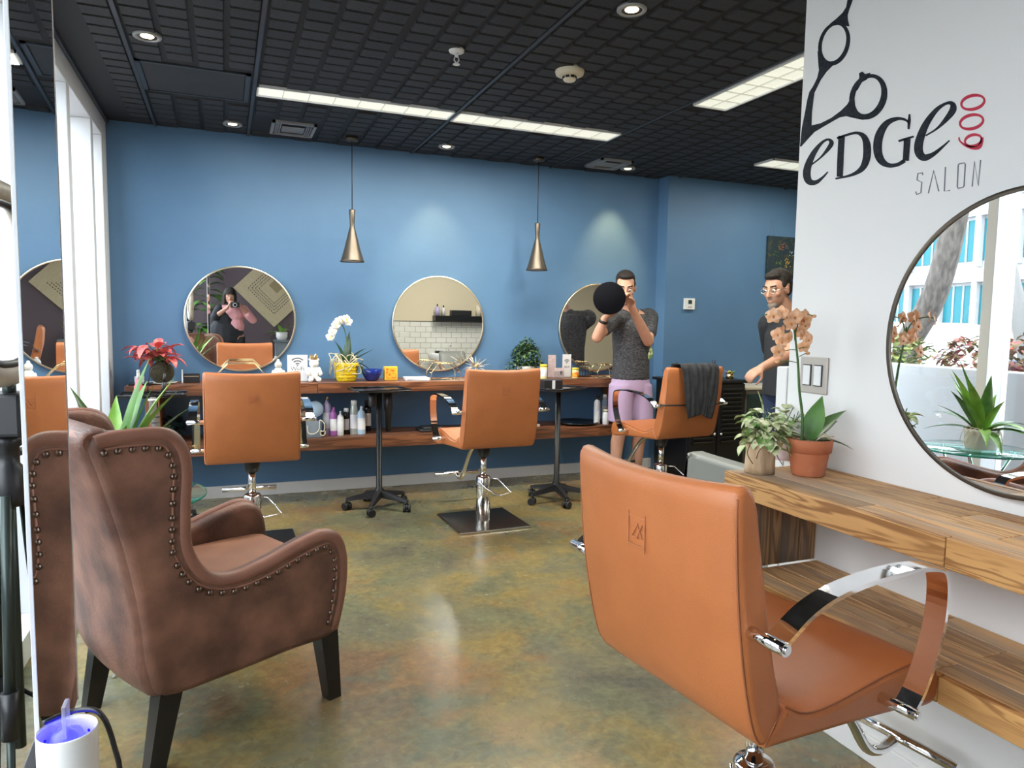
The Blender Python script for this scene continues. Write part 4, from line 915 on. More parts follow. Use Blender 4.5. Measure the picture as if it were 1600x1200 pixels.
# orchid flower mesh
def flower(par, p, az_, tilt, s, mat, core='petal_core', up=0.0):
    b = B()
    for k, (a, L, W) in enumerate(((PI/2,1,0.85), (PI/2+1.2,0.98,1.15), (PI/2-1.2,0.98,1.15), (PI/2+2.45,0.92,0.8), (PI/2-2.45,0.92,0.8))):
        n = 5; k0 = len(b.v)
        for i in range(n+1):
            t_ = i/n; wd = s*W/2*math.sin(PI*min(0.97, 0.10+0.86*t_)**0.95)**0.7; r = s*L*t_; dp = 0.12*s*math.sin(t_*PI)-0.2*s*t_*t_*(1 if k else -0.3)
            for q in (-1,0,1):
                x = r*math.cos(a)-q*wd*math.sin(a); y = r*math.sin(a)+q*wd*math.cos(a); b.v.append(Vector((x, y, dp+(0 if q == 0 else 0.05*s))))
        for i in range(n):
            for q in (0,1): b.f.append([k0+3*i+q, k0+3*i+q+1, k0+3*i+q+4, k0+3*i+q+3]); b.sm.append(True)
    o = b.build('flower', mat, par, p, (PI/2+tilt, 0, az_))
    c = B().ell((0,-0.10*s,0.12*s), (0.13*s,0.2*s,0.13*s), 8, 6); c.build('lip', core, o)
    return o
# white orchid in yellow pot
t = thing('potted_orchid', 'white orchid in a bright yellow pot on the counter', 'plant', ctr(541, 5.45))
B().lathe([(0,0), (0.068,0), (0.074,0.012), (0.078,0.04), (0.092,0.125), (0.094,0.14), (0.086,0.14), (0.083,0.12), (0,0.12)], n=32).build('pot', 'yellow_glaze', t)
for k in range(4):
    z = 0.03+0.028*k; r = 0.077+0.016*(z/0.12)
    B().tube([(r*math.cos(2*PI*i/24), r*math.sin(2*PI*i/24), z+0.006*(i % 2)) for i in range(24)], 0.0028, 5, closed=True).build('pot_weave', 'yellow_glaze', t)
B().lathe([(0,0.135), (0.083,0.128), (0.083,0.12)], n=20).build('bark_mix', 'soil', t)
R.seed(5)
for k in range(22):
    a = R.uniform(0, 2*PI) if k > 10 else R.uniform(2.4, 3.9); r1 = R.uniform(0.05, 0.13)
    pts = [(0.02*math.cos(a),0.02*math.sin(a),0.135), (0.06*math.cos(a),0.06*math.sin(a),R.uniform(0.15,0.21)), (r1*math.cos(a+0.4),r1*math.sin(a+0.4),R.uniform(0.13,0.21)), ((r1+0.01)*math.cos(a+0.9),(r1+0.01)*math.sin(a+0.9),R.uniform(0.06,0.18)), (r1*math.cos(a+0.3), r1*math.sin(a+0.3), R.uniform(0.02,0.12))]
    B().tube(smooth_path(pts, 4), 0.0032, 5).build('air_root', 'root_pale', t)
for a, el, L, W, dr in ((0.35,0.95,0.20,0.05,0.55), (2.6,1.45,0.19,0.065,0.5), (0.9,1.50,0.25,0.065,0.1), (-0.15,0.35,0.20,0.05,1.3), (-0.5,0.1,0.17,0.06,1.2), (0.1,0.55,0.22,0.045,0.05)):
    B().leaf((0.02*math.cos(a),0.02*math.sin(a),0.13), a, el, L, W, dr, 0.25).build('leaf', 'leaf_dark', t)
B().tube(smooth_path([(0.005,0,0.13), (0.01,0,0.25), (-0.005,0,0.36), (-0.03,-0.01,0.42), (-0.07,-0.02,0.43), (-0.10,-0.02,0.38)], 4), 0.0035, 6).build('flower_stem', 'stem_green', t)
for k in range(11):
    u = k/10; flower(t, (0.01-0.13*u, -0.03-0.01*(k % 2), 0.43+0.045*math.sin(u*2.6+0.4)-0.10*u*u+R.uniform(-.01,.01)), R.uniform(-.5,.4), R.uniform(-.2,.3), 0.036, 'petal_white', 'yellow_cap')
# blue bowl
tag(B().lathe([(0,0), (0.04,0), (0.05,0.01), (0.072,0.05), (0.083,0.085), (0.080,0.086), (0.068,0.05), (0.045,0.014), (0,0.012)], n=32).build('glass_bowl', 'blue_glass', None, ctr(581, 5.46)), 'small deep blue glass bowl beside the yellow pot', 'bowl')
t = thing('picture_box', 'small yellow and orange picture box beside the blue bowl', 'box', ctr(610, 5.48), 0.1)
B().bbox((-0.052,-0.02,0), (0.052,0.02,0.105), 0.003).build('body', 'yellow_card', t); B().box((-0.04,-0.0215,0.012), (0.04,-0.0204,0.092)).build('print', 'orange_print', t)
ps = ctr(650, 5.42)
for k in range(5): tag(B().bbox((-0.09,-0.075,0), (0.09,0.075,0.0042), 0.0008).build('booklet', 'paper', None, (ps.x+R.uniform(-.006,.006), ps.y+R.uniform(-.006,.006), cz+0.001+0.0046*k), (0,0,-0.12+0.03*k)), 'white paper booklet in the flat stack on the counter', 'booklet', 'booklets in a flat stack')
# starburst
t = thing('starburst_ornament', 'gold spiky starburst ornament behind the middle chair', 'ornament', ctr(743, 5.50))
R.seed(9); c0 = Vector((0,0,0.10)); B().ell(c0, 0.012, 10, 7).build('core', 'gold', t)
for k in range(34):
    d = Vector((R.gauss(0,1), R.gauss(0,1), R.gauss(0,1))).normalized(); L = R.uniform(0.08, 0.125)
    if (c0+d*L).z < 0.002: L = (c0.z-0.002)/-d.z
    B().cyl(c0, c0+d*L, 0.0028, 0.0014, n=6).build('spike', 'pale_gold', t)
# ivy bush in white pot
def bush(b, n, c, rad, lsz, seed, el=(-0.6,1.2)):
    R.seed(seed)
    for k in range(n):
        d = Vector((R.gauss(0,1), R.gauss(0,1), R.gauss(0,1))).normalized(); r = R.uniform(0.55,1)**0.5
        p = Vector((c[0]+d.x*rad[0]*r, c[1]+d.y*rad[1]*r, c[2]+d.z*rad[2]*r)); b.leaf(p, math.atan2(d.y,d.x)+R.uniform(-.6,.6), R.uniform(*el), lsz*R.uniform(.7,1.3), lsz*0.75, 0.7, 0.2, n=3)
    return b
t = thing('potted_plant', 'bushy dark green ivy in a white pot', 'plant', ctr(822, 5.50))
B().lathe([(0,0), (0.055,0), (0.06,0.01), (0.078,0.085), (0.078,0.10), (0.07,0.10), (0.066,0.08), (0,0.08)], n=28).build('pot', 'white_ceramic', t)
b = bush(B(), 420, (0.0,0,0.19), (0.115,0.11,0.10), 0.034, 21); bush(b, 120, (0.0,0,0.27), (0.06,0.06,0.06), 0.03, 22); bush(b, 90, (-0.13,-0.02,0.08), (0.05,0.06,0.07), 0.03, 23); bush(b, 50, (0.10,-0.03,0.10), (0.04,0.05,0.07), 0.03, 24)
tag(b.build('foliage', 'leaf_ivy', t), kind='stuff')
B().cyl((0,0,0.07), (0.01,0,0.22), 0.008, 0.005, n=8).build('stem', 'stem_brown', t)
# jars and cards on the right part of the counter
t = thing('lotion_jar', 'pale yellow jar with bright yellow lid on the counter', 'jar', ctr(849, 5.36))
B().lathe([(0,0), (0.030,0), (0.032,0.005), (0.032,0.095), (0.028,0.10), (0,0.10)], n=24).build('body', 'yellow_plastic', t); B().lathe([(0,0.10), (0.031,0.10), (0.031,0.116), (0.026,0.12), (0,0.12)], n=24).build('lid', 'yellow_cap', t)
B().lathe([(0.0323,0.02), (0.0325,0.021), (0.0325,0.08), (0.0323,0.081)], n=24, close=True).build('wrap_label', 'paper', t)
t = thing('candle_jar', 'short orange-labelled candle jar near the right mirror', 'jar', ctr(899, 5.36))
B().lathe([(0,0), (0.028,0), (0.030,0.004), (0.030,0.066), (0.028,0.075), (0,0.075)], n=24).build('body', 'yellow_plastic', t); B().lathe([(0.0302,0.012), (0.0305,0.013), (0.0305,0.05), (0.0302,0.051)], n=24, close=True).build('wrap_label', 'orange_print', t); B().lathe([(0,0.075), (0.031,0.075), (0.031,0.088), (0,0.09)], n=24).build('lid', 'yellow_cap', t)
t = thing('flyer_holder', 'tall pink price card standing behind the yellow jar', 'card', ctr(862, 5.50)); B().bbox((-0.036,-0.003,0), (0.036,0.003,0.19), 0.001).build('card', 'pink_card', t); B().bbox((-0.038,-0.015,0), (0.038,0.03,0.006), 0.001).build('foot', 'glass_clear', t)
t = thing('business_card_holder', 'low clear holder filled with pinkish cards', 'card holder', ctr(873, 5.40)); B().bbox((-0.045,-0.004,0.004), (0.045,0.012,0.085), 0.001).build('cards', 'pink_card', t); B().bbox((-0.05,-0.008,0), (0.05,-0.005,0.06), 0.001).bbox((-0.05,-0.008,0), (0.05,0.02,0.003), 0.001).build('tray', 'glass_clear', t)
B().box((0.01,-0.0046,0.03), (0.03,-0.0041,0.06)).build('print_patch', 'print_grey', t)
t = thing('wire_basket', 'small black wire basket beside the candle jar', 'basket', ctr(910, 5.53))
for z in (0.004, 0.05, 0.10): B().tube([(-0.05,-0.05,z), (0.05,-0.05,z), (0.05,0.05,z), (-0.05,0.05,z)], 0.002, 5, closed=True).build('hoop', 'black_metal', t)
for k in range(5):
    u = -0.05+0.025*k
    for y in (-0.05, 0.05): B().cyl((u,y,0.004), (u,y,0.10), 0.0016, n=5).build('wire', 'black_metal', t)
B().bbox((-0.045,-0.045,0), (0.045,0.045,0.003), 0.001).build('floor_plate', 'black_metal', t)

# ---------------------------------------------------------------- lower shelf
def bottle(label, px, Y, h, r, mat, cap, capmat, neck=0.35, z=None, name='bottle', group='bottles on the lower shelf'):
    t = thing(name, label, 'bottle', lsh(px, Y), 0, group)
    B().lathe([(0,0), (r*0.95,0), (r,0.004), (r,h*0.72), (r*0.85,h*0.80), (r*neck,h*0.86), (r*neck,h*0.90), (0,h*0.90)], n=20).build('body', mat, t)
    if cap == 'pump':
        B().cyl((0,0,h*0.88), (0,0,h*0.96), r*0.25, n=10).bbox((-r*0.25,-r*0.9,h*0.95), (r*0.25,r*0.3,h), 0.002).build('pump', capmat, t)
    elif cap == 'spray':
        B().cyl((0,0,h*0.86), (0,0,h*0.93), r*0.5, n=12).bbox((-r*0.3,-r*1.2,h*0.92), (r*0.3,r*0.7,h), 0.003).bbox((-r*0.15,-r*1.0,h*0.84), (r*0.15,-r*0.8,h*0.93), 0.002).build('trigger', capmat, t)
    else: B().lathe([(0,h*0.86), (r*0.8,h*0.86), (r*0.8,h*0.98), (r*0.7,h), (0,h)], n=18).build('cap', capmat, t)
    B().lathe([(r+0.0003,h*0.18), (r+0.0006,h*0.19), (r+0.0006,h*0.58), (r+0.0003,h*0.59)], n=20, close=True).build('wrap_label', 'paper' if mat != 'paper' else 'pale_blue', t)
    return t
bottle('tall lavender pump bottle on the lower shelf, leftmost bottle', 511, 5.44, 0.29, 0.031, 'lavender', 'pump', 'gold')
bottle('purple spray bottle on the lower shelf', 521, 5.39, 0.215, 0.026, 'purple_plastic', 'spray', 'purple_plastic')
bottle('small white bottle beside the purple spray bottle', 532, 5.38, 0.185, 0.024, 'white_plastic', 'pump', 'white_plastic')
bottle('dark bottle between the small white bottle and the tall silver can', 541, 5.43, 0.20, 0.023, 'black_gloss', 'cap', 'white_plastic')
bottle('tall silver hairspray can on the lower shelf', 553, 5.41, 0.26, 0.028, 'silver_green', 'cap', 'white_plastic', 0.8)
bottle('pale blue pump bottle on the lower shelf beside the trolley pole', 564.5, 5.40, 0.215, 0.031, 'pale_blue', 'pump', 'white_plastic')
bottle('tall white bottle with black trigger on the lower shelf near the man', 932, 5.40, 0.25, 0.028, 'white_plastic', 'spray', 'black_plastic')
bottle('short white bottle on the lower shelf nearest the man', 946, 5.36, 0.13, 0.028, 'white_plastic', 'cap', 'cream_plastic')
bottle('tall blue-capped bottle behind the short white bottle', 944, 5.46, 0.25, 0.026, 'pale_blue', 'cap', 'white_plastic')
bottle('black bottle behind the pale blue pump bottle', 574, 5.55, 0.24, 0.028, 'black_gloss', 'cap', 'black_plastic')
t = thing('storage_caddy', 'grey fabric caddy with a coiled cream cord on the lower shelf', 'caddy', lsh(487, 5.37))
f = B(); f.bbox((-0.068,-0.05,0), (0.068,-0.046,0.125), 0.001).bbox((-0.068,0.046,0), (0.068,0.05,0.125), 0.001).bbox((-0.068,-0.05,0), (-0.064,0.05,0.125), 0.001).bbox((0.064,-0.05,0), (0.068,0.05,0.125), 0.001).bbox((-0.068,-0.05,0), (0.068,0.05,0.004), 0.001)
f.build('bin', 'grey_fabric', t)
B().tube(smooth_path([(-0.035,-0.056,0.09), (-0.03,-0.057,0.04), (0.01,-0.058,0.03), (0.045,-0.06,0.06), (0.05,-0.06,0.12), (0.06,-0.062,0.13), (0.085,-0.062,0.10), (0.08,-0.062,0.05), (0.055,-0.06,0.05), (0.06,-0.06,0.02), (0.085,-0.06,0.02), (0.09,-0.06,0.05)], 5), 0.0035, 6).build('cord', 'cream_cord', t)
t = thing('hand_fan', 'pale blue round brush fan sticking out of the grey caddy', 'brush', lsh(493, 5.385)+Vector((0,0,0.006)))
B().lathe([(0,-0.008), (0.055,-0.006), (0.06,0), (0.055,0.006), (0,0.008)], n=24).build('head', 'pale_blue', t, (0.0,0,0.20), (PI/2-0.2,0,0)); B().cyl((0,0,0.0), (0,0,0.15), 0.012, 0.014, n=12).build('handle', 'lavender', t)
t = thing('hair_dryer', 'black coiled hair tool in the grey caddy', 'hair tool', lsh(479, 5.385)+Vector((0,0,0.006)))
B().cyl((0,0,0), (0,0,0.14), 0.014, n=12).build('handle', 'black_plastic', t); B().tube([(0.028*math.cos(a*0.6), -0.03, 0.145+0.028*math.sin(a*0.6)) for a in range(21)], 0.005, 6).build('cable_coil', 'black_plastic', t)
t = thing('serving_tray', 'round dark blue tray on the lower shelf right of the trolley', 'tray', lsh(900, 5.46)); B().lathe([(0,0), (0.15,0), (0.185,0.016), (0.19,0.024), (0.18,0.022), (0.148,0.008), (0,0.006)], n=40).build('dish', 'black_gloss', t)
t = thing('folded_cape', 'folded black cape on the lower shelf left of the middle chair', 'cape', lsh(672, 5.44)); B().bbox((-0.10,-0.08,0), (0.10,0.08,0.018), 0.007).bbox((-0.07,-0.07,0.017), (0.09,0.07,0.034), 0.007).build('fold', 'black_cloth', t)
# kneeling statue
t = thing('statue', 'small antique standing statue on the lower shelf behind the middle chair', 'statue', lsh(828, 5.42))
B().bbox((-0.07,-0.05,0), (0.07,0.05,0.022), 0.003).build('plinth', 'antique', t)
B().lathe([(0,0.022), (0.045,0.022), (0.05,0.06), (0.035,0.12), (0.03,0.16), (0.034,0.19), (0.012,0.21), (0,0.21)], n=16).ell((0.0,-0.004,0.232), (0.02,0.022,0.027), 12, 8).cap((-0.03,0,0.185), (-0.042,-0.02,0.12), 0.011).cap((0.03,0,0.185), (0.04,-0.025,0.125), 0.011).cap((0.04,-0.025,0.125), (0.0,-0.045,0.12), 0.009).build('figure', 'antique', t)
B().ell((0,0.004,0.252), (0.021,0.023,0.02), 12, 7).build('hair', 'black_plastic', t)
t = thing('ornament', 'dark teal leafy ornament on the lower shelf behind the left post', 'ornament', lsh(271, 5.50))
b = B().lathe([(0,0), (0.04,0), (0.045,0.03), (0.03,0.05), (0,0.05)], n=14); bush(b, 60, (0,0,0.11), (0.06,0.05,0.06), 0.05, 31); b.build('body', 'teal_dark', t)
# styling tools on the left trolley and the counter end
t = thing('spray_bottle', 'pink and clear spray bottle hanging at the left trolley', 'bottle', (-0.50, 4.93, 0.868))
B().lathe([(0,0), (0.024,0), (0.026,0.006), (0.026,0.055), (0.018,0.07), (0.012,0.10), (0,0.10)], n=16).build('body', 'pink_plastic', t); B().cyl((0,0,0.10), (0,0,0.145), 0.010, 0.008, n=10).bbox((-0.006,-0.03,0.14), (0.006,0.012,0.158), 0.002).build('trigger', 'white_plastic', t)
t = thing('curling_iron', 'black curling iron with white cord standing on the left trolley', 'hair tool', (-0.37, 4.98, 0.868))
B().cyl((0,0,0), (0.01,0,0.075), 0.013, 0.012, n=12).cyl((0.01,0,0.075), (0.015,0.01,0.13), 0.009, n=12).build('handle', 'black_plastic', t); B().tube(smooth_path([(0.015,0.01,0.125), (-0.02,0,0.17), (-0.06,-0.03,0.15), (-0.085,-0.02,0.02)], 5), 0.003, 6).build('cord', 'black_plastic', t)
t = thing('tool_cylinder', 'grey ribbed hose hanging below the left trolley tray', 'hair tool', (-0.415, 4.86, 0.50)); B().tube(smooth_path([(0,0,0.36), (0.0,-0.01,0.30), (0.012,-0.01,0.2), (0.012,-0.005,0.0)], 5), 0.022, 12).build('hose', 'grey_metal', t); B().cyl((0,0,0.34), (0,0.0,0.352), 0.03, n=14).build('collar', 'white_plastic', t)
for k in range(7): B().lathe([(0.0235,-0.004), (0.0255,0), (0.0235,0.004)], n=14, close=True).build('rib', 'black_plastic', t, (0.010,-0.008,0.03+0.035*k))
# black tray at the counter's left end with pebbles
tag(B().bbox((-0.60,5.30,cz+0.001), (-0.46,5.42,cz+0.016), 0.004).build('counter_tray', 'black_gloss'), 'flat black tray on the left end of the counter', 'tray')
t = thing('salon_flyers', 'small cream cards beside the moss ball plant', 'card', ctr(218, 5.56)); B().bbox((-0.03,-0.02,0), (0.03,0.02,0.045), 0.002).build('stack', 'paper', t)

# ================================================================ ITEMS ON THE RIGHT COUNTER
def rct(px, py): p = az(px, py, rz); return Vector((p.x, p.y, rz+0.0015))
# log planter with variegated ivy
t = thing('potted_plant', 'variegated green and cream ivy in a rough log planter', 'plant', rct(1187, 738))
b = B(); n = 28
for j, z in enumerate((0.0, 0.03, 0.06, 0.09, 0.102)):
    for i in range(n): a = 2*PI*i/n; r = 0.0455+0.0016*math.sin(5*a+1)+0.0012*math.sin(11*a+j); b.v.append(Vector((r*math.cos(a), r*math.sin(a), z)))
for j in range(4):
    for i in range(n): b.f.append([j*n+i, j*n+(i+1)%n, (j+1)*n+(i+1)%n, (j+1)*n+i]); b.sm.append(True)
b.f.append(list(range(n))[::-1]); b.f.append([4*n+i for i in range(n)]); b.sm += [False, False]
b.build('log_pot', 'log_bark', t)
R.seed(12)
for k in range(105):
    a = R.uniform(0, 2*PI); u = R.random(); rr = 0.01+0.055*u**0.7; hh = R.uniform(0.11, 0.205)-0.5*rr
    el = R.uniform(-0.5, 0.9)
    B().leaf((rr*math.cos(a)+0.012, rr*math.sin(a), hh), a+R.uniform(-.8,.8), el, R.uniform(0.034,0.052), R.uniform(0.026,0.038), 0.9, 0.3, n=5).build('leaf', 'leaf_varieg', t)
for k in range(22):
    a = R.uniform(0, 2*PI); B().tube(smooth_path([(0.01*math.cos(a),0.01*math.sin(a),0.10), (0.03*math.cos(a),0.03*math.sin(a),0.15), (0.055*math.cos(a+.3),0.055*math.sin(a+.3),R.uniform(0.11,0.2))], 3), 0.0012, 5).build('vine', 'stem_green', t)
B().leaf((-0.005,-0.01,0.19), 2.2, 1.4, 0.075, 0.018, 0.2, 0.3).build('leaf', 'leaf_varieg', t)
for pts in (((-0.02,-0.03,0.11), (-0.055,-0.045,0.14), (-0.08,-0.03,0.15)), ((-0.03,-0.03,0.12), (-0.07,-0.04,0.11), (-0.078,-0.03,0.07), (-0.055,-0.03,0.035)), ((0.0,-0.045,0.11), (0.02,-0.052,0.06), (0.045,-0.05,0.03)), ((-0.02,-0.045,0.10), (-0.05,-0.05,0.08), (-0.06,-0.05,0.055))):
    B().tube(smooth_path(pts, 5), 0.0014, 5).build('tendril', 'stem_brown', t)
# terracotta orchid
t = thing('potted_orchid', 'peach-flowered orchid in a terracotta pot on the wood counter', 'plant', rct(1262, 742))
tp = t.location.copy()
B().lathe([(0,0), (0.047,0), (0.050,0.004), (0.060,0.072), (0.060,0.074), (0.066,0.075), (0.070,0.112), (0.068,0.116), (0.062,0.115), (0.060,0.104), (0,0.104)], n=40).build('pot', 'terracotta', t)
B().lathe([(0,0.110), (0.045,0.109), (0.061,0.103)], n=24).build('bark_mix', 'soil', t)
def loc_(px, py): return ay(px, py, tp.y)-tp
st = smooth_path([loc_(1252,692), loc_(1254,655), loc_(1249,610), loc_(1247,570), loc_(1243,530), loc_(1242,508)], 5)
B().tube(st, [0.0048-0.0022*i/(len(st)-1) for i in range(len(st))], 8).build('flower_stem', 'stem_green', t)
b2 = smooth_path([loc_(1242,532), loc_(1240,514), loc_(1232,498), loc_(1212,490), loc_(1196,492)], 4); B().tube(b2, 0.0022, 6).build('flower_branch', 'stem_green', t)
b3 = smooth_path([loc_(1243,520), loc_(1250,498), loc_(1262,492), loc_(1272,494)], 4); B().tube(b3, 0.002, 6).build('flower_branch', 'stem_green', t)
R.seed(4)
for px, py, s in ((1203,494,.027), (1214,489,.024), (1225,490,.026), (1230,506,.026), (1236,496,.026), (1226,520,.026), (1219,523,.023), (1233,528,.024), (1227,535,.022), (1247,493,.024), (1255,500,.026), (1263,493,.022), (1264,508,.025), (1256,518,.025), (1262,528,.022), (1248,524,.020), (1254,531,.020), (1216,549,.026), (1263,543,.021)):
    p = loc_(px, py); p.y += R.uniform(-.025,.02); flower(t, p, R.uniform(-.9,.5), R.uniform(-.35,.35), s*0.95, 'petal_peach')
for (a, b_) in (((1245,547), (1222,549)), ((1247,567), (1216,565)), ((1248,545), (1262,543)), ((1249,557), (1261,552))):
    B().tube([loc_(*a), (loc_(*a)+loc_(*b_))/2+Vector((0,-0.006,0.004)), loc_(*b_)], 0.0014, 5).build('flower_stalk', 'stem_green', t)
for px, py in ((1214,565), (1262,552), (1272,494)): B().ell(loc_(px,py), (0.008,0.006,0.0055), 10, 7).build('bud', 'petal_peach', t)
for a, el, L, W, dr in ((0.30,1.28,0.150,0.072,0.20), (-0.02,0.85,0.165,0.064,0.45), (-0.60,0.25,0.125,0.040,0.75), (0.12,0.60,0.135,0.055,0.3), (2.4,0.5,0.09,0.04,0.6)):
    B().leaf((0.008*math.cos(a), 0.008*math.sin(a), 0.108), a, el, L, W, dr, 0.22).build('leaf', 'leaf_green', t)
for k in range(7):
    a = R.uniform(-1.2, 1.0); B().tube(smooth_path([(0.02*math.cos(a),0.02*math.sin(a),0.11), (0.04*math.cos(a),0.04*math.sin(a),R.uniform(.12,.14)), (0.07*math.cos(a+.2),0.07*math.sin(a+.2),R.uniform(.10,.135))], 4), 0.0018, 5).build('air_root', 'root_pale', t)
# pinkish glass pot with variegated plant behind
t = thing('potted_plant', 'variegated plant in a small pinkish glass pot behind the terracotta pot', 'plant', rct(1232, 722))
t.location = (t.location.x+0.015, t.location.y+0.035, t.location.z)
B().lathe([(0,0), (0.030,0), (0.033,0.004), (0.042,0.075), (0.042,0.095), (0.038,0.095), (0.036,0.07), (0,0.07)], n=28).build('pot', 'pink_card', t)
for k in range(46):
    a = R.uniform(0, 2*PI); rr = 0.01+0.05*R.random()**0.7; B().leaf((rr*math.cos(a), rr*math.sin(a), R.uniform(.09,.19)-0.4*rr), a+R.uniform(-.8,.8), R.uniform(-.4,.9), R.uniform(.034,.05), R.uniform(.024,.034), 0.9, 0.25, n=4).build('leaf', 'leaf_varieg', t)
for k in range(10):
    a = R.uniform(0, 2*PI); B().tube(smooth_path([(0,0,0.07), (0.03*math.cos(a),0.03*math.sin(a),0.14), (0.05*math.cos(a+.3),0.05*math.sin(a+.3),R.uniform(.1,.2))], 3), 0.0013, 5).build('vine', 'stem_green', t)

# ================================================================ GLASS SIDE TABLE AND PLANT (by the window)
tx, ty, tz = -0.40, 3.17, 0.635
t = thing('side_table', 'round green-edged glass side table behind the brown armchair', 'side table', (tx, ty, 0))
B().lathe([(0,tz-0.012), (0.315,tz-0.012), (0.320,tz-0.008), (0.320,tz-0.003), (0.315,tz), (0,tz)], n=64).build('glass_top', 'glass_green', t)
pm('glass_edge', (0.02, 0.26, 0.19), 0.1)
B().lathe([(0.3195,tz-0.0105), (0.3208,tz-0.009), (0.3208,tz-0.003), (0.3195,tz-0.0015)], n=64, close=True).build('glass_rim', 'glass_edge', t)
for k in range(3):
    a = 2*PI*k/3+0.5; B().tube([(0.24*math.cos(a),0.24*math.sin(a),0), (0.10*math.cos(a+.5),0.10*math.sin(a+.5),tz*0.5), (0.22*math.cos(a+1),0.22*math.sin(a+1),tz-0.012)], 0.010, 8).build('leg', 'chrome', t)
t = thing('potted_plant', 'long-leaved green plant in a grey pot on the glass table', 'plant', (tx-0.02, ty-0.02, tz+0.0015))
B().lathe([(0,0), (0.080,0), (0.085,0.006), (0.092,0.10), (0.094,0.12), (0.086,0.12), (0.084,0.10), (0,0.10)], n=32).build('pot', 'stone_white', t)
B().lathe([(0,0.108), (0.085,0.102)], n=20).build('bark_mix', 'soil', t)
R.seed(17)
LV = [(0.2,1.25,0.30,0.06,0.35), (0.0,1.35,0.36,0.055,0.2), (0.6,0.9,0.26,0.055,0.5), (-0.3,1.0,0.27,0.055,0.4), (2.2,1.0,0.30,0.06,0.8), (3.3,0.7,0.30,0.055,1.1), (4.1,0.6,0.28,0.06,1.3), (-0.8,0.5,0.29,0.06,1.2), (-1.6,0.9,0.30,0.06,1.5), (-2.0,0.5,0.27,0.055,1.1), (1.4,0.8,0.30,0.055,0.9), (2.8,1.35,0.26,0.055,0.6), (-1.2,1.2,0.28,0.05,0.6), (5.2,0.2,0.28,0.055,1.0), (0.9,0.4,0.28,0.05,0.8)]
LV += [(0.5,1.45,0.46,0.075,0.25), (0.1,1.25,0.42,0.075,0.3), (0.9,1.35,0.38,0.07,0.35), (-0.4,1.15,0.40,0.075,0.35), (2.6,1.4,0.36,0.07,0.4), (-0.1,0.95,0.36,0.07,0.3), (1.6,1.2,0.34,0.07,0.4)]
for a, el, L, W, dr in LV: B().leaf((0.035*math.cos(a),0.035*math.sin(a),0.105), a, el, L, W, dr, 0.28).build('leaf', 'leaf_bright' if R.random() < 0.55 else 'leaf_green', t)
for k in range(12):
    a = R.uniform(0, 2*PI); B().tube(smooth_path([(0.03*math.cos(a),0.03*math.sin(a),0.105), (0.08*math.cos(a),0.08*math.sin(a),0.13), (0.105*math.cos(a+.2),0.105*math.sin(a+.2),0.08), (0.11*math.cos(a+.4),0.11*math.sin(a+.4),0.03)], 4), 0.002, 5).build('air_root', 'root_pale', t)

# ================================================================ TALL MIRROR PANEL ON A WHITE LIT PEDESTAL (left foreground)
pf = Vector((-0.297, 1.65, 0)); pn = Vector((-0.2857, 1.277, 0)); ed = (pf-pn).normalized(); pnr = Vector((ed.y, -ed.x, 0)); pmid = (pf+pn)/2
ang = math.atan2(ed.y, ed.x)
t = thing('mirror_panel', 'tall narrow frameless mirror panel at the left edge', 'mirror', (pmid.x, pmid.y, 0), ang)
L2 = (pf-pn).length/2
B().box((-L2, -0.001, 0.56), (L2, 0.0, 2.62)).build('mirror_glass', 'mirror', t)
B().bbox((-L2, 0.0005, 0.555), (L2, 0.004, 2.62), 0.001).build('backing', 'grey_metal', t)
for s in (-L2, L2): B().bbox((s-0.0015, -0.002, 0.555), (s+0.0015, 0.0045, 2.62), 0.0007).build('polished_edge', 'glass_clear' if False else 'white_metal', t)
B().bbox((-L2*0.95, 0.008, 0.0), (L2*0.95, 0.03, 0.62), 0.003).build('stand_panel', 'black_metal', t)
B().bbox((-L2, -0.05, 0.0), (L2, 0.09, 0.02), 0.004).build('foot', 'black_metal', t)
pp_ = ay(105, 1140, 1.19)
t = thing('pedestal_lamp', 'white bin-shaped floor lamp glowing blue inside, bottom left corner', 'lamp', (pp_.x, pp_.y, 0)); lt = pp_.z
B().lathe([(0.030,0.0), (0.033,0.005), (0.0405,lt), (0.0395,lt+0.002), (0.0385,lt-0.004), (0.034,lt-0.25), (0.0,lt-0.25)], n=40).build('shell', 'white_ceramic', t)
B().lathe([(0.030,lt-0.24), (0.0365,lt-0.09), (0.0382,lt-0.004)], n=28, close=True).build('lining', 'cream_plastic', t)
B().lathe([(0,lt-0.10), (0.024,lt-0.095), (0.033,lt-0.04), (0.020,lt-0.004), (0.0,lt+0.004)], n=16).build('blue_bulb', 'led_blue', t)
B().bbox((-0.003,-0.02,lt-0.06), (0.003,0.008,lt+0.045), 0.0012).build('clear_blade', 'acrylic', t)
B().tube(smooth_path([(-0.036,0.024,lt+0.004), (0.0,0.043,lt+0.006), (0.038,0.028,lt+0.004), (0.058,0.02,lt-0.05), (0.066,0.02,lt-0.14), (0.058,0.03,0.25), (0.066,0.04,0.006), (0.14,0.14,0.006)], 6), 0.004, 8).build('cable', 'black_plastic', t)
for k in range(6):
    a = 0.9+0.35*k; B().cyl((0.0380*math.cos(a),0.0380*math.sin(a),lt-0.022), (0.0370*math.cos(a),0.0370*math.sin(a),lt-0.022), 0.0025, n=8).build('vent_hole', 'black_plastic', t)

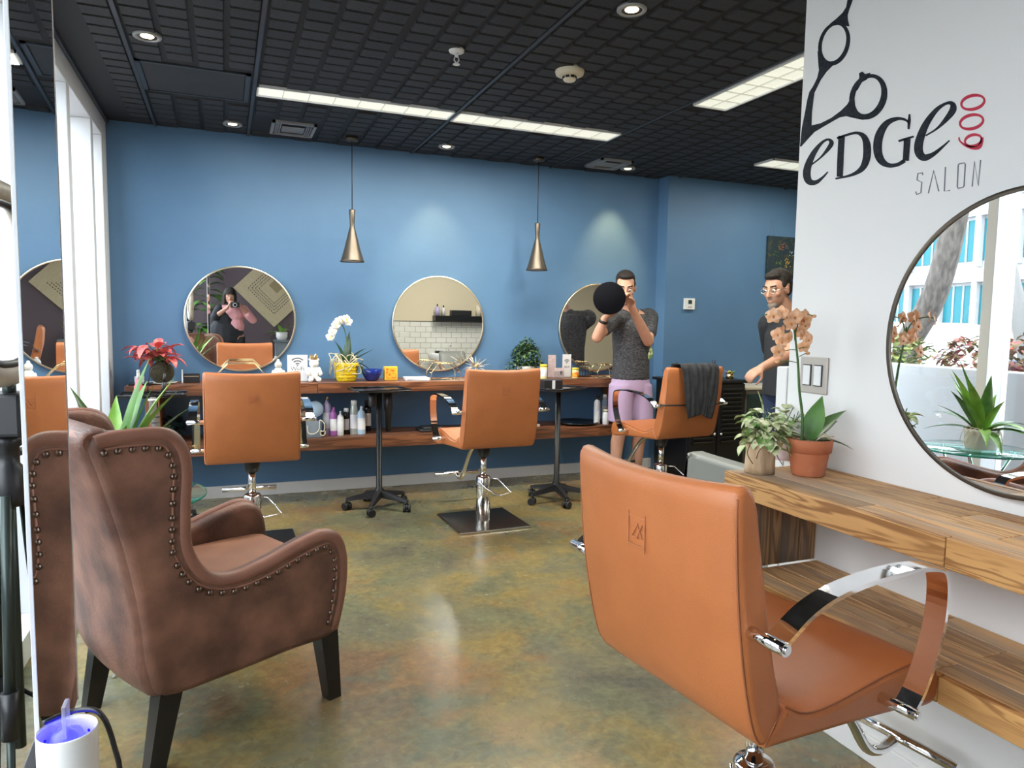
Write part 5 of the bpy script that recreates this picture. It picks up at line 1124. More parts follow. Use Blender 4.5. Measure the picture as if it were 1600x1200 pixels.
# ================================================================ RING LIGHT ON TRIPOD (left edge)
rp0 = ay(20, 900, 1.98); rp0 = Vector((rp0.x, 1.98, 0))
t = thing('ring_light', 'ring light with black control box on a dark tripod, left edge', 'ring light', rp0, math.radians(82))
top = Vector((0.0, 0.0, 1.40))
rc_ = [(0.17*math.copysign(abs(math.cos(a))**0.7, math.cos(a)), -0.01, 1.42+0.21*math.copysign(abs(math.sin(a))**0.7, math.sin(a))) for a in [2*PI*k/48 for k in range(48)]]
B().tube([Vector((x-0.02, y, z)) for x, y, z in rc_], 0.026, 10, closed=True).build('ring_housing', 'ring_grey', t)
B().tube([Vector(((x)*0.86-0.02, y-0.008, 1.42+(z-1.42)*0.88)) for x, y, z in rc_], 0.011, 8, closed=True).build('ring_gasket', 'black_plastic', t)
bx = B().bbox((-0.05,-0.05,1.07), (0.05,0.03,1.17), 0.008).build('control_box', 'black_plastic', t)
B().ell((0.018,-0.051,1.135), (0.008,0.001,0.011), 12, 8).build('bulb_mark', 'paper', bx); B().box((0.005,-0.0515,1.112), (0.032,-0.0505,1.116)).build('mark_line', 'paper', bx); B().box((0.002,-0.0515,1.102), (0.036,-0.0505,1.108)).build('mark_line', 'paper', bx)
B().cyl((0,-0.01,1.16), (0,-0.01,1.20), 0.014, n=12).cyl((0,0,0.30), (0,0,1.08), 0.013, n=14).build('center_post', 'tripod', t)
B().lathe([(0,0.90), (0.03,0.90), (0.034,0.92), (0.034,0.99), (0.025,1.0), (0.025,1.04), (0.032,1.045), (0.032,1.07), (0,1.07)], n=18).build('collar', 'black_plastic', t)
B().cyl((0.03,0,1.02), (0.062,-0.01,1.02), 0.010, n=10).build('clamp_knob', 'black_plastic', t)
for k in range(3):
    a = -0.9+2*PI*k/3; p0 = Vector((0.03*math.cos(a),0.03*math.sin(a),0.93)); p1 = Vector((0.10*math.cos(a),0.085*math.sin(a),0.012)); mm = p0.lerp(p1, 0.55)
    lg = B().cyl(p0, mm, 0.0125, n=12).cyl(mm, p1, 0.009, n=12).build('leg', 'tripod', t)
    B().cyl(p0.lerp(p1,0.50), p0.lerp(p1,0.62), 0.019, n=12).build('leg_clamp', 'black_plastic', lg); B().ell(p1, 0.012, 10, 7).build('rubber_foot', 'black_plastic', lg)
    B().cyl((0,0,0.45), p0.lerp(p1,0.6), 0.005, n=8).build('brace', 'black_metal', lg)

# ================================================================ SHAMPOO STATION BEHIND THE PARTITION
t = thing('shampoo_chair', 'grey vinyl shampoo chair beyond the wooden counter', 'shampoo chair', (2.80, 2.85, 0))
for s in (-1, 1):
    a, b_ = (-0.30, -0.18) if s < 0 else (0.18, 0.30)
    B().pillow(sp2([(-0.62,0.10), (0.58,0.10), (0.61,0.14), (0.60,0.56), (0.56,0.612), (0.45,0.615), (-0.58,0.60), (-0.63,0.56)], 3), a, b_, 0.03, 4).build('arm_panel', 'grey_vinyl', t)
    B().bbox((a-0.012,-0.60,0.40), (b_+0.012,0.625,0.435), 0.012).build('piping_band', 'grey_vinyl', t)
B().bbox((-0.19,-0.45,0.12), (0.19,0.60,0.48), 0.05).build('seat', 'grey_vinyl', t)
B().pillow(sp2([(-0.42,0.42), (-0.30,0.44), (-0.50,0.92), (-0.58,0.90)], 3), -0.18, 0.18, 0.03, 4).build('backrest', 'grey_vinyl', t)
B().bbox((-0.26,-0.58,0.0), (0.26,0.55,0.105), 0.01).build('plinth', 'black_plastic', t)
t = thing('shampoo_bowl', 'white ceramic shampoo bowl seen in the middle mirror', 'basin', (2.85, 1.86, 0))
B().lathe([(0.10,0.62), (0.14,0.66), (0.24,0.86), (0.27,0.92), (0.265,0.925), (0.22,0.86), (0.13,0.70), (0,0.69)], n=40).build('bowl', 'white_ceramic', t)
B().cyl((0,0,0), (0,0,0.64), 0.09, 0.10, n=24).build('pedestal', 'white_ceramic', t)
B().tube(smooth_path([(0.10,-0.20,0.90), (0.10,-0.20,0.99), (0.10,-0.14,1.02), (0.10,-0.10,1.0)], 4), 0.010, 10).build('faucet', 'chrome', t); B().bbox((-0.16,-0.02,0.92), (-0.06,0.05,0.955), 0.004).build('neck_rest', 'black_plastic', t)
t = thing('wall_shelf', 'dark floating shelf on the tiled wall, seen in the middle mirror', 'shelf', (3.27, 1.503, 1.365)); B().bbox((-0.52,0,0), (0.52,0.16,0.075), 0.004).build('board', 'black_wood', t)
def mitem(name, label, cat, x, prof, mat, capmat, h):
    t = thing(name, label, cat, (x, 1.58, 1.4415), 0, 'products on the tile wall shelf'); B().lathe(prof, n=16).build('body', mat, t); B().cyl((0,0,h), (0,0,h+0.03), 0.010, n=10).build('cap', capmat, t)
mitem('shampoo_bottle', 'lavender pump bottle at the shelf end in the middle mirror', 'bottle', 2.80, [(0,0), (0.035,0), (0.035,0.11), (0.012,0.13), (0,0.13)], 'lavender', 'black_plastic', 0.13)
mitem('shampoo_bottle', 'white bottle with black cap on the mirrored shelf', 'bottle', 2.89, [(0,0), (0.025,0), (0.025,0.10), (0.010,0.115), (0,0.115)], 'white_plastic', 'black_plastic', 0.115)
mitem('shampoo_bottle', 'cream bottle at the right of the mirrored shelf', 'bottle', 3.42, [(0,0), (0.045,0), (0.045,0.15), (0.02,0.16), (0,0.16)], 'cream_plastic', 'white_plastic', 0.16)
tag(B().bbox((3.0,1.52,1.4415), (3.30,1.62,1.52), 0.004).build('storage_box', 'black_plastic'), 'dark storage box on the mirrored shelf', 'box')

# ================================================================ BLACK LOUVERED CABINET AND ITS CLUTTER
t = thing('cabinet', 'black louvered cabinet against the far blue wall', 'cabinet', (3.95, 5.22, 0))
B().bbox((-0.29,-0.20,0.03), (0.29,0.30,0.86), 0.006).build('body', 'black_wood', t); B().bbox((-0.33,-0.23,0.86), (0.33,0.31,0.885), 0.005).build('top', 'black_wood', t)
for s in (-1, 1):
    d = B().bbox((0.006 if s > 0 else -0.284, -0.222, 0.06), (0.284 if s > 0 else -0.006, -0.202, 0.85), 0.003).build('door', 'black_wood', t)
    for k in range(13): B().bbox((-0.105,-0.006,-0.018), (0.105,0.004,0.018), 0.002).build('slat', 'black_plastic', d, (s*0.145, -0.226, 0.34+0.038*k), (0.5,0,0))
    B().ell((s*0.035,-0.236,0.42), 0.014, 12, 8).build('knob', 'chrome', d)
def cab(px, Y=5.12): return Vector((ay(px, 595, Y).x, Y, 0.8865))
t = thing('blender_jar', 'dark jar with angular lid on the black cabinet', 'jar', (3.72, 5.2, 0.8865)); B().lathe([(0,0), (0.055,0), (0.06,0.02), (0.05,0.10), (0.042,0.13), (0,0.13)], n=16).build('body', 'black_gloss', t); B().cyl((-0.065,0,0.0), (-0.065,0,0.15), 0.006, n=8).build('handle', 'black_plastic', t)
t = thing('brush_cup', 'cup of dark tint brushes on the black cabinet', 'brush cup', cab(1108, 5.15)); B().lathe([(0,0), (0.035,0), (0.04,0.07), (0.036,0.07), (0.03,0.006), (0,0.006)], n=16).build('cup', 'black_plastic', t)
R.seed(2)
for k in range(9):
    a = R.uniform(0,2*PI); br = B().cyl((0.015*math.cos(a),0.015*math.sin(a),0.01), (0.05*math.cos(a),0.05*math.sin(a),R.uniform(.11,.17)), 0.0035, n=6).build('brush', 'black_plastic', t)
t = thing('flower_cup', 'small cup of colourful clips on the black cabinet', 'cup', cab(1140, 5.12)); B().lathe([(0,0), (0.032,0), (0.036,0.05), (0.033,0.05), (0.028,0.005), (0,0.005)], n=16).build('cup', 'gold', t)
for k, c in enumerate(('leaf_bright', 'yellow_cap', 'pale_blue', 'pink_plastic', 'leaf_bright', 'yellow_cap')): a = k; B().leaf((0.02*math.cos(a),0.02*math.sin(a),0.045), a, 0.9, 0.05, 0.03, 0.6, 0.2, n=4).build('clip', c, t)
t = thing('low_cabinet', 'low grey cabinet with a cream top behind the bearded man', 'cabinet', (4.62, 5.32, 0)); B().bbox((-0.24,-0.16,0), (0.34,0.21,0.78), 0.005).build('body', 'grey_metal', t); B().bbox((-0.26,-0.18,0.78), (0.36,0.22,0.805), 0.004).build('top', 'cream_plastic', t)
B().bbox((-0.22,-0.168,0.06), (0.32,-0.161,0.74), 0.003).build('door', 'teal_dark', t)
# coiled cables by the third chair base
t = thing('power_cable', 'tangle of black cables on the floor beside the towel chair', 'cable', (3.36, 4.70, 0)); R.seed(6)
for k in range(5):
    pts = [Vector((R.uniform(-.14,.14), R.uniform(-.10,.10), R.uniform(.01,.13))) for _ in range(8)]; B().tube(smooth_path(pts, 6), 0.005, 6).build('loop', 'black_plastic', t)

# ================================================================ PEOPLE
def fuse(b, name, mat, par, vox=0.008, it=6, loc=None):
    me = b.mesh('tmp'); o = bpy.data.objects.new('tmp', me); COL.objects.link(o)
    r = o.modifiers.new('r', 'REMESH'); r.mode = 'VOXEL'; r.voxel_size = vox; r.use_smooth_shade = True
    s = o.modifiers.new('s', 'SMOOTH'); s.factor = 0.5; s.iterations = it
    dg = bpy.context.evaluated_depsgraph_get(); me2 = bpy.data.meshes.new_from_object(o.evaluated_get(dg)); bpy.data.objects.remove(o); bpy.data.meshes.remove(me)
    me2.name = name; me2.materials.clear(); me2.materials.append(MATS[mat])
    for p in me2.polygons: p.use_smooth = True
    return link(name, me2, par, loc)
def head(b, c, fwd, up, s=1.0):
    """skull, jaw, nose, brow, lips, ears added to the body volume; returns the head frame"""
    f = Vector(fwd).normalized(); u = Vector(up); u = (u-f*u.dot(f)).normalized(); r = f.cross(u)
    m = Matrix((r, f, u)).transposed(); c = Vector(c); P = lambda x, y, z: c+m@(Vector((x,y,z))*s)
    b.ell(P(0,-0.012,0.025), (0.076*s,0.094*s,0.088*s), 20, 14, m); b.ell(P(0,0.022,-0.035), (0.061*s,0.066*s,0.085*s), 18, 12, m)
    b.ell(P(0,0.062,-0.098), (0.026*s,0.022*s,0.020*s), 12, 8, m)                         # chin
    b.cap(P(0,0.088,0.012), P(0,0.108,-0.030), 0.009*s, 0.0135*s); b.ell(P(-0.010,0.098,-0.034), 0.009*s, 8, 6); b.ell(P(0.010,0.098,-0.034), 0.009*s, 8, 6)
    b.cap(P(-0.040,0.076,0.026), P(0.040,0.076,0.026), 0.012*s); b.ell(P(0,0.083,-0.064), (0.024*s,0.012*s,0.007*s), 12, 7, m); b.ell(P(0,0.081,-0.076), (0.020*s,0.012*s,0.007*s), 12, 7, m)
    for q in (-1, 1): b.ell(P(q*0.078,-0.008,-0.008), (0.008*s,0.020*s,0.032*s), 10, 8, m); b.ell(P(q*0.042,0.058,-0.022), (0.022*s,0.022*s,0.020*s), 10, 8, m)
    return P, m
def face_bits(par, P, m, s=1.0):
    for q in (-1, 1):
        e = B().ell(P(q*0.031,0.080,0.004), (0.0125*s,0.009*s,0.008*s), 12, 8, m).build('eye', 'white_ceramic', par); B().ell(P(q*0.031,0.088,0.004), (0.006*s,0.0035*s,0.006*s), 10, 7, m).build('iris', 'hair_dark', e)
        B().cap(P(q*0.016,0.090,0.032), P(q*0.048,0.078,0.036), 0.0045*s).build('eyebrow', 'hair_dark', par)
def hand(b, wr, d, n, curl=0.6, s=1.0, side=1):
    """wr wrist, d direction of the fingers, n palm normal (fingers curl towards n)"""
    d = Vector(d).normalized(); n = Vector(n); n = (n-d*n.dot(d)).normalized(); x = d.cross(n)*side; wr = Vector(wr)
    for k in (-1.5,-0.5,0.5,1.5): b.cap(wr+d*0.015+x*(k*0.012*s), wr+d*0.085*s+x*(k*0.0195*s), 0.015*s, 0.0125*s)
    for k, L in zip((-1.5,-0.5,0.5,1.5), (0.068,0.078,0.084,0.076)):
        p = wr+d*0.088*s+x*(k*0.0205*s); a = curl*0.5; q = [p]; rr = [0.0098*s, 0.0092*s, 0.0086*s, 0.0078*s]
        for f in (0.42, 0.32, 0.26): p = p+(d*math.cos(a)+n*math.sin(a))*(L*f*s); q.append(p); a += curl
        b.chain(q, rr)
    p = wr+d*0.03+x*(0.026*s); tdir = (d*0.6+x*0.65+n*0.5).normalized(); q1 = p+tdir*0.045*s; q2 = q1+(d*0.75+x*0.1+n*0.55).normalized()*0.038*s; q3 = q2+(d*0.8-x*0.2+n*0.5).normalized()*0.028*s
    b.chain([p, q1, q2, q3], [0.015*s, 0.012*s, 0.0105*s, 0.009*s])

# --- man with the camera
MY = 5.10
A = lambda px, py, y=MY: ay(px, py, y)
base = A(985, 600); mt = thing('person', 'man in grey t-shirt and lavender shorts holding a black round camera rig to his face', 'person', (base.x, MY, 0))
W0 = Vector((base.x, MY, 0)); L_ = lambda px, py, y=MY: ay(px, py, y)-W0
b = B()
pel = Vector((0.0,0.0,0.93)); che = Vector((0.01,0.01,1.30)); nk = L_(983,484,5.08); hd = L_(977,450,5.05)
shl = L_(957,497,5.06); shr = L_(1013,497,5.14); ell_ = L_(933,527,4.88); elr = L_(1013,533,4.96); wl = L_(945,497,4.80); wr_ = L_(986,478,4.80)
b.ell((0,0,0.95), (0.15,0.11,0.13)); b.ell((0,0.0,1.12), (0.135,0.10,0.17)); b.ell((0.005,0,1.32), (0.165,0.115,0.17)); b.cap(shl, shr, 0.062); b.chain([che+Vector((0,0,0.1)), nk, nk+Vector((-0.01,-0.01,0.05))], [0.08,0.06,0.055])
b.chain([shl, ell_, wl], [0.058,0.043,0.029]); b.chain([ell_, ell_.lerp(wl,0.35), wl], [0.044,0.043,0.028]); b.chain([shr, elr, wr_], [0.060,0.045,0.029]); b.chain([elr, elr.lerp(wr_,0.35), wr_], [0.046,0.044,0.028])
hf = Vector((-0.45,-0.85,-0.30)); P, hm = head(b, hd, hf, (0,0,1), 1.05)
for sx, kx in ((-0.085,-0.02), (0.085,0.015)):
    hip = Vector((sx,0,0.90)); kn = Vector((sx+kx,-0.03,0.49)); an = Vector((sx+kx*1.2,0.03,0.085))
    b.chain([hip, kn], [0.072,0.056]); b.chain([kn, kn.lerp(an,0.3)+Vector((0,0.02,0)), an], [0.056,0.056,0.036]); b.chain([an, an+Vector((0,0.02,-0.05))], [0.036,0.034])
hand(b, wl, (0.75,-0.25,0.45), (0.1,0.3,1.0), 0.55, 1.0, -1); hand(b, wr_, (-0.45,-0.2,0.75), (-0.75,-0.4,-0.2), 0.75, 1.0, 1)
fuse(b, 'body', 'skin', mt, 0.0075, 5)
face_bits(mt, P, hm, 1.05)
h = B().ell(P(0,-0.034,0.064), (0.080,0.090,0.074), 20, 14, hm).ell(P(0,-0.060,0.010), (0.074,0.060,0.075), 18, 12, hm).ell(P(0,0.028,0.100), (0.058,0.050,0.028), 16, 10, hm)
for q in (-1,1): h.ell(P(q*0.066,0.006,0.035), (0.013,0.030,0.030), 12, 8, hm)
fuse(h, 'hair', 'hair_dark', mt, 0.007, 2)
s = B().loft([(0,0,0.90,0.168,0.125), (0,0,1.0,0.162,0.122), (0,0,1.12,0.162,0.12), (0,0,1.25,0.176,0.124), (0.005,0,1.36,0.18,0.12), (0.005,0.005,1.44,0.13,0.09)]).cap(shl, shr, 0.076)
s.chain([shl, shl.lerp(ell_,0.55)], [0.082,0.064]); s.chain([shr, shr.lerp(elr,0.62)], [0.086,0.070]); s.cyl(che+Vector((0,0,0.08)), nk+Vector((0,0.005,-0.012)), 0.10, 0.070, n=20)
s = fuse(s, 't_shirt', 'shirt_grey', mt, 0.009, 5)
s2 = B().loft([(0,0,0.80,0.175,0.125), (0,0,0.88,0.17,0.122), (0,0,0.95,0.158,0.115)])
for sx, kx in ((-0.09,-0.01), (0.09,0.012)): s2.loft([(sx+kx*1.2,-0.02,0.555,0.098,0.105), (sx+kx*0.6,-0.01,0.7,0.10,0.11), (sx*0.95,0,0.86,0.10,0.118)])
fuse(s2, 'shorts', 'shorts_lavender', mt, 0.009, 4)
B().cyl(wl.lerp(ell_,0.10), wl.lerp(ell_,0.22), 0.034, 0.036, n=20).build('wristband', 'black_plastic', mt)
for sx in (-0.105, 0.103):
    sh = B().ell((sx,-0.02,0.045), (0.045,0.12,0.045)).bbox((sx-0.045,-0.15,0.0), (sx+0.045,0.09,0.03), 0.012).cyl((sx,0.045,0.04), (sx,0.045,0.105), 0.048, 0.044, n=16); fuse(sh, 'shoe', 'shoe_white', mt, 0.008, 3)
# shirt print: torn pale mark on his side
pr_ = B(); 
for k in range(5): pr_.ell((0.105+0.012*k, -0.105+0.008*k, 1.10+0.028*(k % 3)), (0.012,0.004,0.03), 8, 6)
pr_.build('shirt_print', 'leaf_varieg', s)
cp = A(953, 466, 4.68); ct = thing('camera_rig', 'black camera with a large round black hood held by the man', 'camera', cp)
fd = Vector((-0.30,-0.95,-0.02)).normalized(); q = fd.to_track_quat('Z','Y')
hd_ = B().lathe([(0,0.0), (0.118,0.0), (0.122,-0.004), (0.122,-0.03), (0.11,-0.05), (0.05,-0.075), (0.045,-0.13), (0,-0.13)], n=48).build('round_hood', 'black_felt', ct); hd_.rotation_mode = 'QUATERNION'; hd_.rotation_quaternion = q
cb = B().bbox((-0.07,-0.045,-0.21), (0.07,0.05,-0.13), 0.012).build('camera_body', 'black_plastic', ct); cb.rotation_mode = 'QUATERNION'; cb.rotation_quaternion = q
B().tube([(0.075*math.cos(a)+0.10, 0.10+0.02*math.sin(a), 0.055*math.sin(a)+0.012) for a in [2*PI*k/30 for k in range(30)]], 0.012, 8, closed=True).build('rear_ring', 'black_plastic', ct)

# --- bearded man behind the partition
MY2 = 3.82; b0 = ay(1228, 560, MY2); mt = thing('person', 'bearded man with glasses in a black t-shirt, partly behind the white wall', 'person', (b0.x, MY2, 0)); W0 = Vector((b0.x, MY2, 0))
b = B(); hd = L_(1214, 452, MY2); nk = Vector((0.02,0,1.42))
b.ell((0.02,0,0.95), (0.12,0.16,0.13)); b.ell((0.02,0,1.13), (0.12,0.15,0.17)); b.ell((0.03,0,1.30), (0.125,0.175,0.15)); b.cap((0.02,-0.17,1.38), (0.02,0.17,1.38), 0.055); b.chain([Vector((0.03,0,1.38)), nk, hd+Vector((0.03,0,-0.06))], [0.07,0.058,0.055])
P, hm = head(b, hd, (-0.95,-0.22,-0.22), (0,0,1), 1.0)
sh_ = Vector((0.01,-0.18,1.37)); el_ = L_(1228, 556, MY2-0.24); wr2 = L_(1190, 575, MY2-0.27)
b.chain([sh_, el_, wr2], [0.055,0.042,0.028]); hand(b, wr2, (-0.88,-0.1,-0.40), (0.1,0.5,-0.9), 0.6, 0.88, 1)
sh2 = Vector((0.01,0.19,1.37)); el2 = Vector((0.12,0.26,1.08)); b.chain([sh2, el2, Vector((0.14,0.26,0.86))], [0.055,0.042,0.028]); hand(b, (0.14,0.26,0.86), (0.0,0,-1), (-1,0,0.1), 0.4, 0.9, 1)
for y in (-0.09, 0.09): b.chain([Vector((0.02,y,0.90)), Vector((-0.01,y,0.48)), Vector((0.03,y,0.09)), Vector((0.03,y,0.04))], [0.085,0.058,0.038,0.036])
fuse(b, 'body', 'skin_tan', mt, 0.0078, 5); face_bits(mt, P, hm)
h = B().ell(P(0,-0.030,0.064), (0.081,0.092,0.075), 20, 14, hm).ell(P(0,-0.060,0.008), (0.076,0.060,0.080), 18, 12, hm).ell(P(0,0.032,0.098), (0.058,0.050,0.028), 16, 10, hm)
for q in (-1,1): h.ell(P(q*0.066,0.006,0.035), (0.013,0.030,0.030), 12, 8, hm)
fuse(h, 'hair', 'hair_dark', mt, 0.007, 2)
fuse(B().ell(P(0,0.060,-0.098), (0.036,0.034,0.030), 14, 9, hm).ell(P(0,0.066,-0.112), (0.024,0.026,0.034), 12, 8, hm).ell(P(0,0.090,-0.052), (0.028,0.008,0.006), 12, 6, hm), 'beard', 'beard', mt, 0.006, 2)
g = B()
for q in (-1,1):
    g.tube([P(q*0.034+0.023*math.cos(a), 0.098, 0.004+0.015*math.sin(a)) for a in [2*PI*k/20 for k in range(20)]], 0.0015, 5, closed=True); g.tube([P(q*0.057,0.096,0.008), P(q*0.080,0.04,0.010), P(q*0.082,-0.02,0.004)], 0.0016, 5)
g.tube([P(-0.011,0.100,0.006), P(0.011,0.100,0.006)], 0.0015, 5); g.build('glasses', 'pale_gold', mt)
s = B().loft([(0.02,0,0.88,0.15,0.175), (0.02,0,1.1,0.148,0.172), (0.025,0,1.3,0.142,0.19), (0.03,0,1.42,0.09,0.13)]).cap((0.02,-0.18,1.38), (0.02,0.18,1.38), 0.068).chain([sh_, sh_.lerp(el_,0.6)], [0.078,0.066]).chain([sh2, sh2.lerp(el2,0.6)], [0.078,0.066]).cyl((0.03,0,1.36), nk+Vector((0,0,-0.005)), 0.09, 0.068, n=18)
fuse(s, 't_shirt', 'shirt_black', mt, 0.009, 5)
s = B().ell((0.02,0,0.91), (0.135,0.165,0.10))
for y in (-0.09, 0.09): s.cyl((0.02,y,0.92), (0.0,y,0.50), 0.098, 0.075, n=20).cyl((0.0,y,0.52), (0.02,y,0.06), 0.076, 0.066, n=20)
fuse(s, 'trousers', 'jeans', mt, 0.009, 4)
for y in (-0.09, 0.09): fuse(B().bbox((-0.14,y-0.045,0), (0.09,y+0.045,0.03), 0.012).ell((-0.02,y,0.04), (0.11,0.044,0.045)), 'shoe', 'black_plastic', mt, 0.008, 3)

# --- the photographer, standing behind the camera position (seen in the left mirror)
mt = thing('person', 'dark-haired photographer in pink blouse and black wrap, seen in the left round mirror', 'person', (-0.05, -0.34, 0))
b = B(); hd = Vector((-0.02,0.10,1.475)); nk = Vector((0,0.03,1.34))
b.ell((0,0,0.86), (0.17,0.13,0.13)); b.ell((0,0,1.02), (0.15,0.12,0.16)); b.ell((0,0,1.18), (0.165,0.115,0.14)); b.cap((-0.16,0,1.27), (0.16,0,1.27), 0.055); b.chain([Vector((0,0,1.27)), nk, nk+Vector((0,0.02,0.05))], [0.07,0.052,0.05])
P, hm = head(b, hd, (0.02,0.97,-0.14), (0,0,1), 0.95)
wl, wr_ = Vector((-0.055,0.17,1.30)), Vector((0.16,0.17,1.29)); el1, el2 = Vector((-0.23,0.12,1.16)), Vector((0.30,0.06,1.12)); s1, s2_ = Vector((-0.17,0,1.27)), Vector((0.17,0,1.27))
b.chain([s1, el1, wl], [0.052,0.040,0.026]); b.chain([s2_, el2, wr_], [0.052,0.040,0.026])
hand(b, wl, (0.35,0.45,0.75), (0.9,0.1,-0.2), 0.6, 0.9, -1); hand(b, wr_, (-0.35,0.5,0.6), (-0.9,0.1,-0.2), 0.6, 0.9, 1)
for x in (-0.085, 0.085): b.chain([Vector((x,0,0.84)), Vector((x,0.02,0.45)), Vector((x,-0.02,0.085)), Vector((x,-0.02,0.04))], [0.085,0.055,0.036,0.034])
fuse(b, 'body', 'skin_tan', mt, 0.009, 5); face_bits(mt, P, hm, 0.95)
h = B().ell(P(0,-0.020,0.052), (0.088,0.100,0.080), 18, 12, hm).ell(P(0,-0.065,-0.03), (0.092,0.06,0.12), 18, 12, hm)
for q in (-1,1): h.ell(P(q*0.078,0.0,-0.04), (0.024,0.04,0.10), 12, 9, hm)
fuse(h, 'hair', 'hair_dark', mt, 0.008, 2)
s = B().ell((0.03,0,1.02), (0.15,0.135,0.16)).ell((0.02,0,1.19), (0.175,0.13,0.13)).cap((-0.15,0,1.27), (0.17,0,1.27), 0.066).chain([s2_, el2, el2.lerp(wr_,0.45)], [0.072,0.062,0.058]); fuse(s, 'blouse', 'pink_shirt', mt, 0.009, 4)
s = B().ell((-0.08,-0.01,0.92), (0.25,0.18,0.24)).ell((-0.09,-0.01,1.10), (0.15,0.155,0.18)).chain([s1, el1], [0.075,0.066]); fuse(s, 'wrap', 'shirt_black', mt, 0.01, 4)
s = B()
for x in (-0.085, 0.085): s.cyl((x,0,0.86), (x,-0.01,0.08), 0.105, 0.075, n=18)
fuse(s, 'trousers', 'shirt_black', mt, 0.01, 3)
for x in (-0.085, 0.085): fuse(B().bbox((x-0.04,-0.08,0), (x+0.04,0.13,0.03), 0.012).ell((x,0.01,0.04), (0.04,0.10,0.042)), 'shoe', 'black_plastic', mt, 0.008, 3)
t = thing('camera', 'small black camera with silver lens ring in the photographer\'s hands', 'camera', (0.0, -0.075, 1.345))
B().bbox((-0.065,-0.03,-0.04), (0.065,0.012,0.04), 0.008).build('camera_body', 'black_plastic', t); B().cyl((0,0.012,0), (0,0.045,0), 0.030, n=24).build('lens_barrel', 'white_metal', t); B().cyl((0,0.0455,0), (0,0.047,0), 0.022, n=24).build('lens_glass', 'lens', t)

# ================================================================ BEHIND THE CAMERA (seen in the left round mirror)
t = thing('wall_art', 'square beige wood artwork hung diagonally on the plum wall, seen in the left mirror', 'artwork', (0.60, YR+0.002, 1.60))
t.rotation_euler = (0, math.radians(45.5), 0)
B().bbox((-0.45,0,-0.45), (0.45,0.03,0.45), 0.003).build('panel', 'art_beige', t)
B().box((-0.10,0.030,-0.02), (0.08,0.0315,0.14)).build('inner_print', 'art_dark', t)
for r in (0.21, 0.17, 0.29, 0.25):
    for e in range(3):
        d = B()
        for k in range(14):
            u = -r+2*r*(k+0.2)/14; v = u+2*r*0.55/14
            if e == 0: d.box((u,0.030,-r-0.006), (v,0.0318,-r+0.006))
            if e == 1: d.box((-r-0.006,0.030,u), (-r+0.006,0.0318,v))
            if e == 2: d.box((r-0.006,0.030,u), (r+0.006,0.0318,v))
        d.build('dash_row', 'black_plastic', t)
t = thing('tall_plant', 'tall broad-leaved plant behind the photographer, seen in the left mirror', 'plant', (-0.42, -0.98, 0))
B().lathe([(0,0), (0.13,0), (0.14,0.01), (0.17,0.30), (0.165,0.31), (0.15,0.29), (0,0.28)], n=28).build('pot', 'stone_white', t)
B().tube(smooth_path([(0,0,0.28), (0.02,0,0.8), (0.0,0.02,1.3), (0.03,0,1.9)], 5), 0.014, 8).build('trunk', 'stem_brown', t)
R.seed(40)
for k in range(34):
    a = R.uniform(0, 2*PI); z = R.uniform(0.75, 1.95); B().leaf((0.05*math.cos(a),0.05*math.sin(a),z), a, R.uniform(0.0,0.9), R.uniform(0.20,0.27), R.uniform(0.13,0.19), 1.1, 0.2).build('leaf', 'leaf_green', t)
t = thing('plant_stand', 'dark column stand under a small plant, seen in the left mirror', 'stand', (0.72, -0.98, 0)); B().bbox((-0.13,-0.13,0), (0.13,0.13,0.74), 0.01).build('column', 'grey_fabric', t); B().bbox((-0.15,-0.15,0.74), (0.15,0.15,0.77), 0.005).build('top', 'grey_fabric', t)
t = thing('potted_plant', 'small green plant in a white pot on the column stand, seen in the left mirror', 'plant', (0.70, -0.97, 0.7715))
B().lathe([(0,0), (0.07,0), (0.09,0.05), (0.095,0.13), (0.088,0.13), (0,0.11)], n=24).build('pot', 'white_ceramic', t)
for a, el, L in ((0.3,1.3,0.25), (2.0,1.3,0.22), (3.2,0.5,0.24), (3.6,0.1,0.24), (-0.6,0.8,0.2), (1.2,0.9,0.22), (4.8,0.9,0.2)): B().leaf((0.02*math.cos(a),0.02*math.sin(a),0.11), a, el, L, 0.07, 0.9, 0.25).build('leaf', 'leaf_bright', t)
armchair('brown suede wing armchair beside the tall plant, seen in the left mirror', (-0.36, 0.42, 0), math.radians(-60), 'brown wing armchairs') if False else None

# ================================================================ OUTSIDE THE WINDOW
struct('ground_outside', B().box((-60,-25,-0.12), (-0.95,60,-0.04)), 'paving')
struct('street', B().box((-18,-25,-0.04), (-7.2,60,-0.02)), 'asphalt')
struct('planter_wall', B().bbox((-2.42,-12,-0.04), (-2.2,22,1.0), 0.01), 'planter_white_dimmed')
R.seed(50)
for k in range(8):
    y = 0.3+1.62*k; red = k in (3, 5)
    t = thing('hedge_shrub', ['yellow-green hedge shrub on the planter wall outside, seen in the right mirror', 'red-flowering hedge shrub on the planter wall outside, seen in the right mirror'][red], 'shrub', (-3.0, y, -0.04), 0, 'red hedge shrubs outside' if red else 'green hedge shrubs outside')
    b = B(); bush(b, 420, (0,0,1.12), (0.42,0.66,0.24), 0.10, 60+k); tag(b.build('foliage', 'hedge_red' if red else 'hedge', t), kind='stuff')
    B().cyl((0,0,0), (0,0,1.05), 0.03, 0.02, n=8).build('stem', 'bark', t)
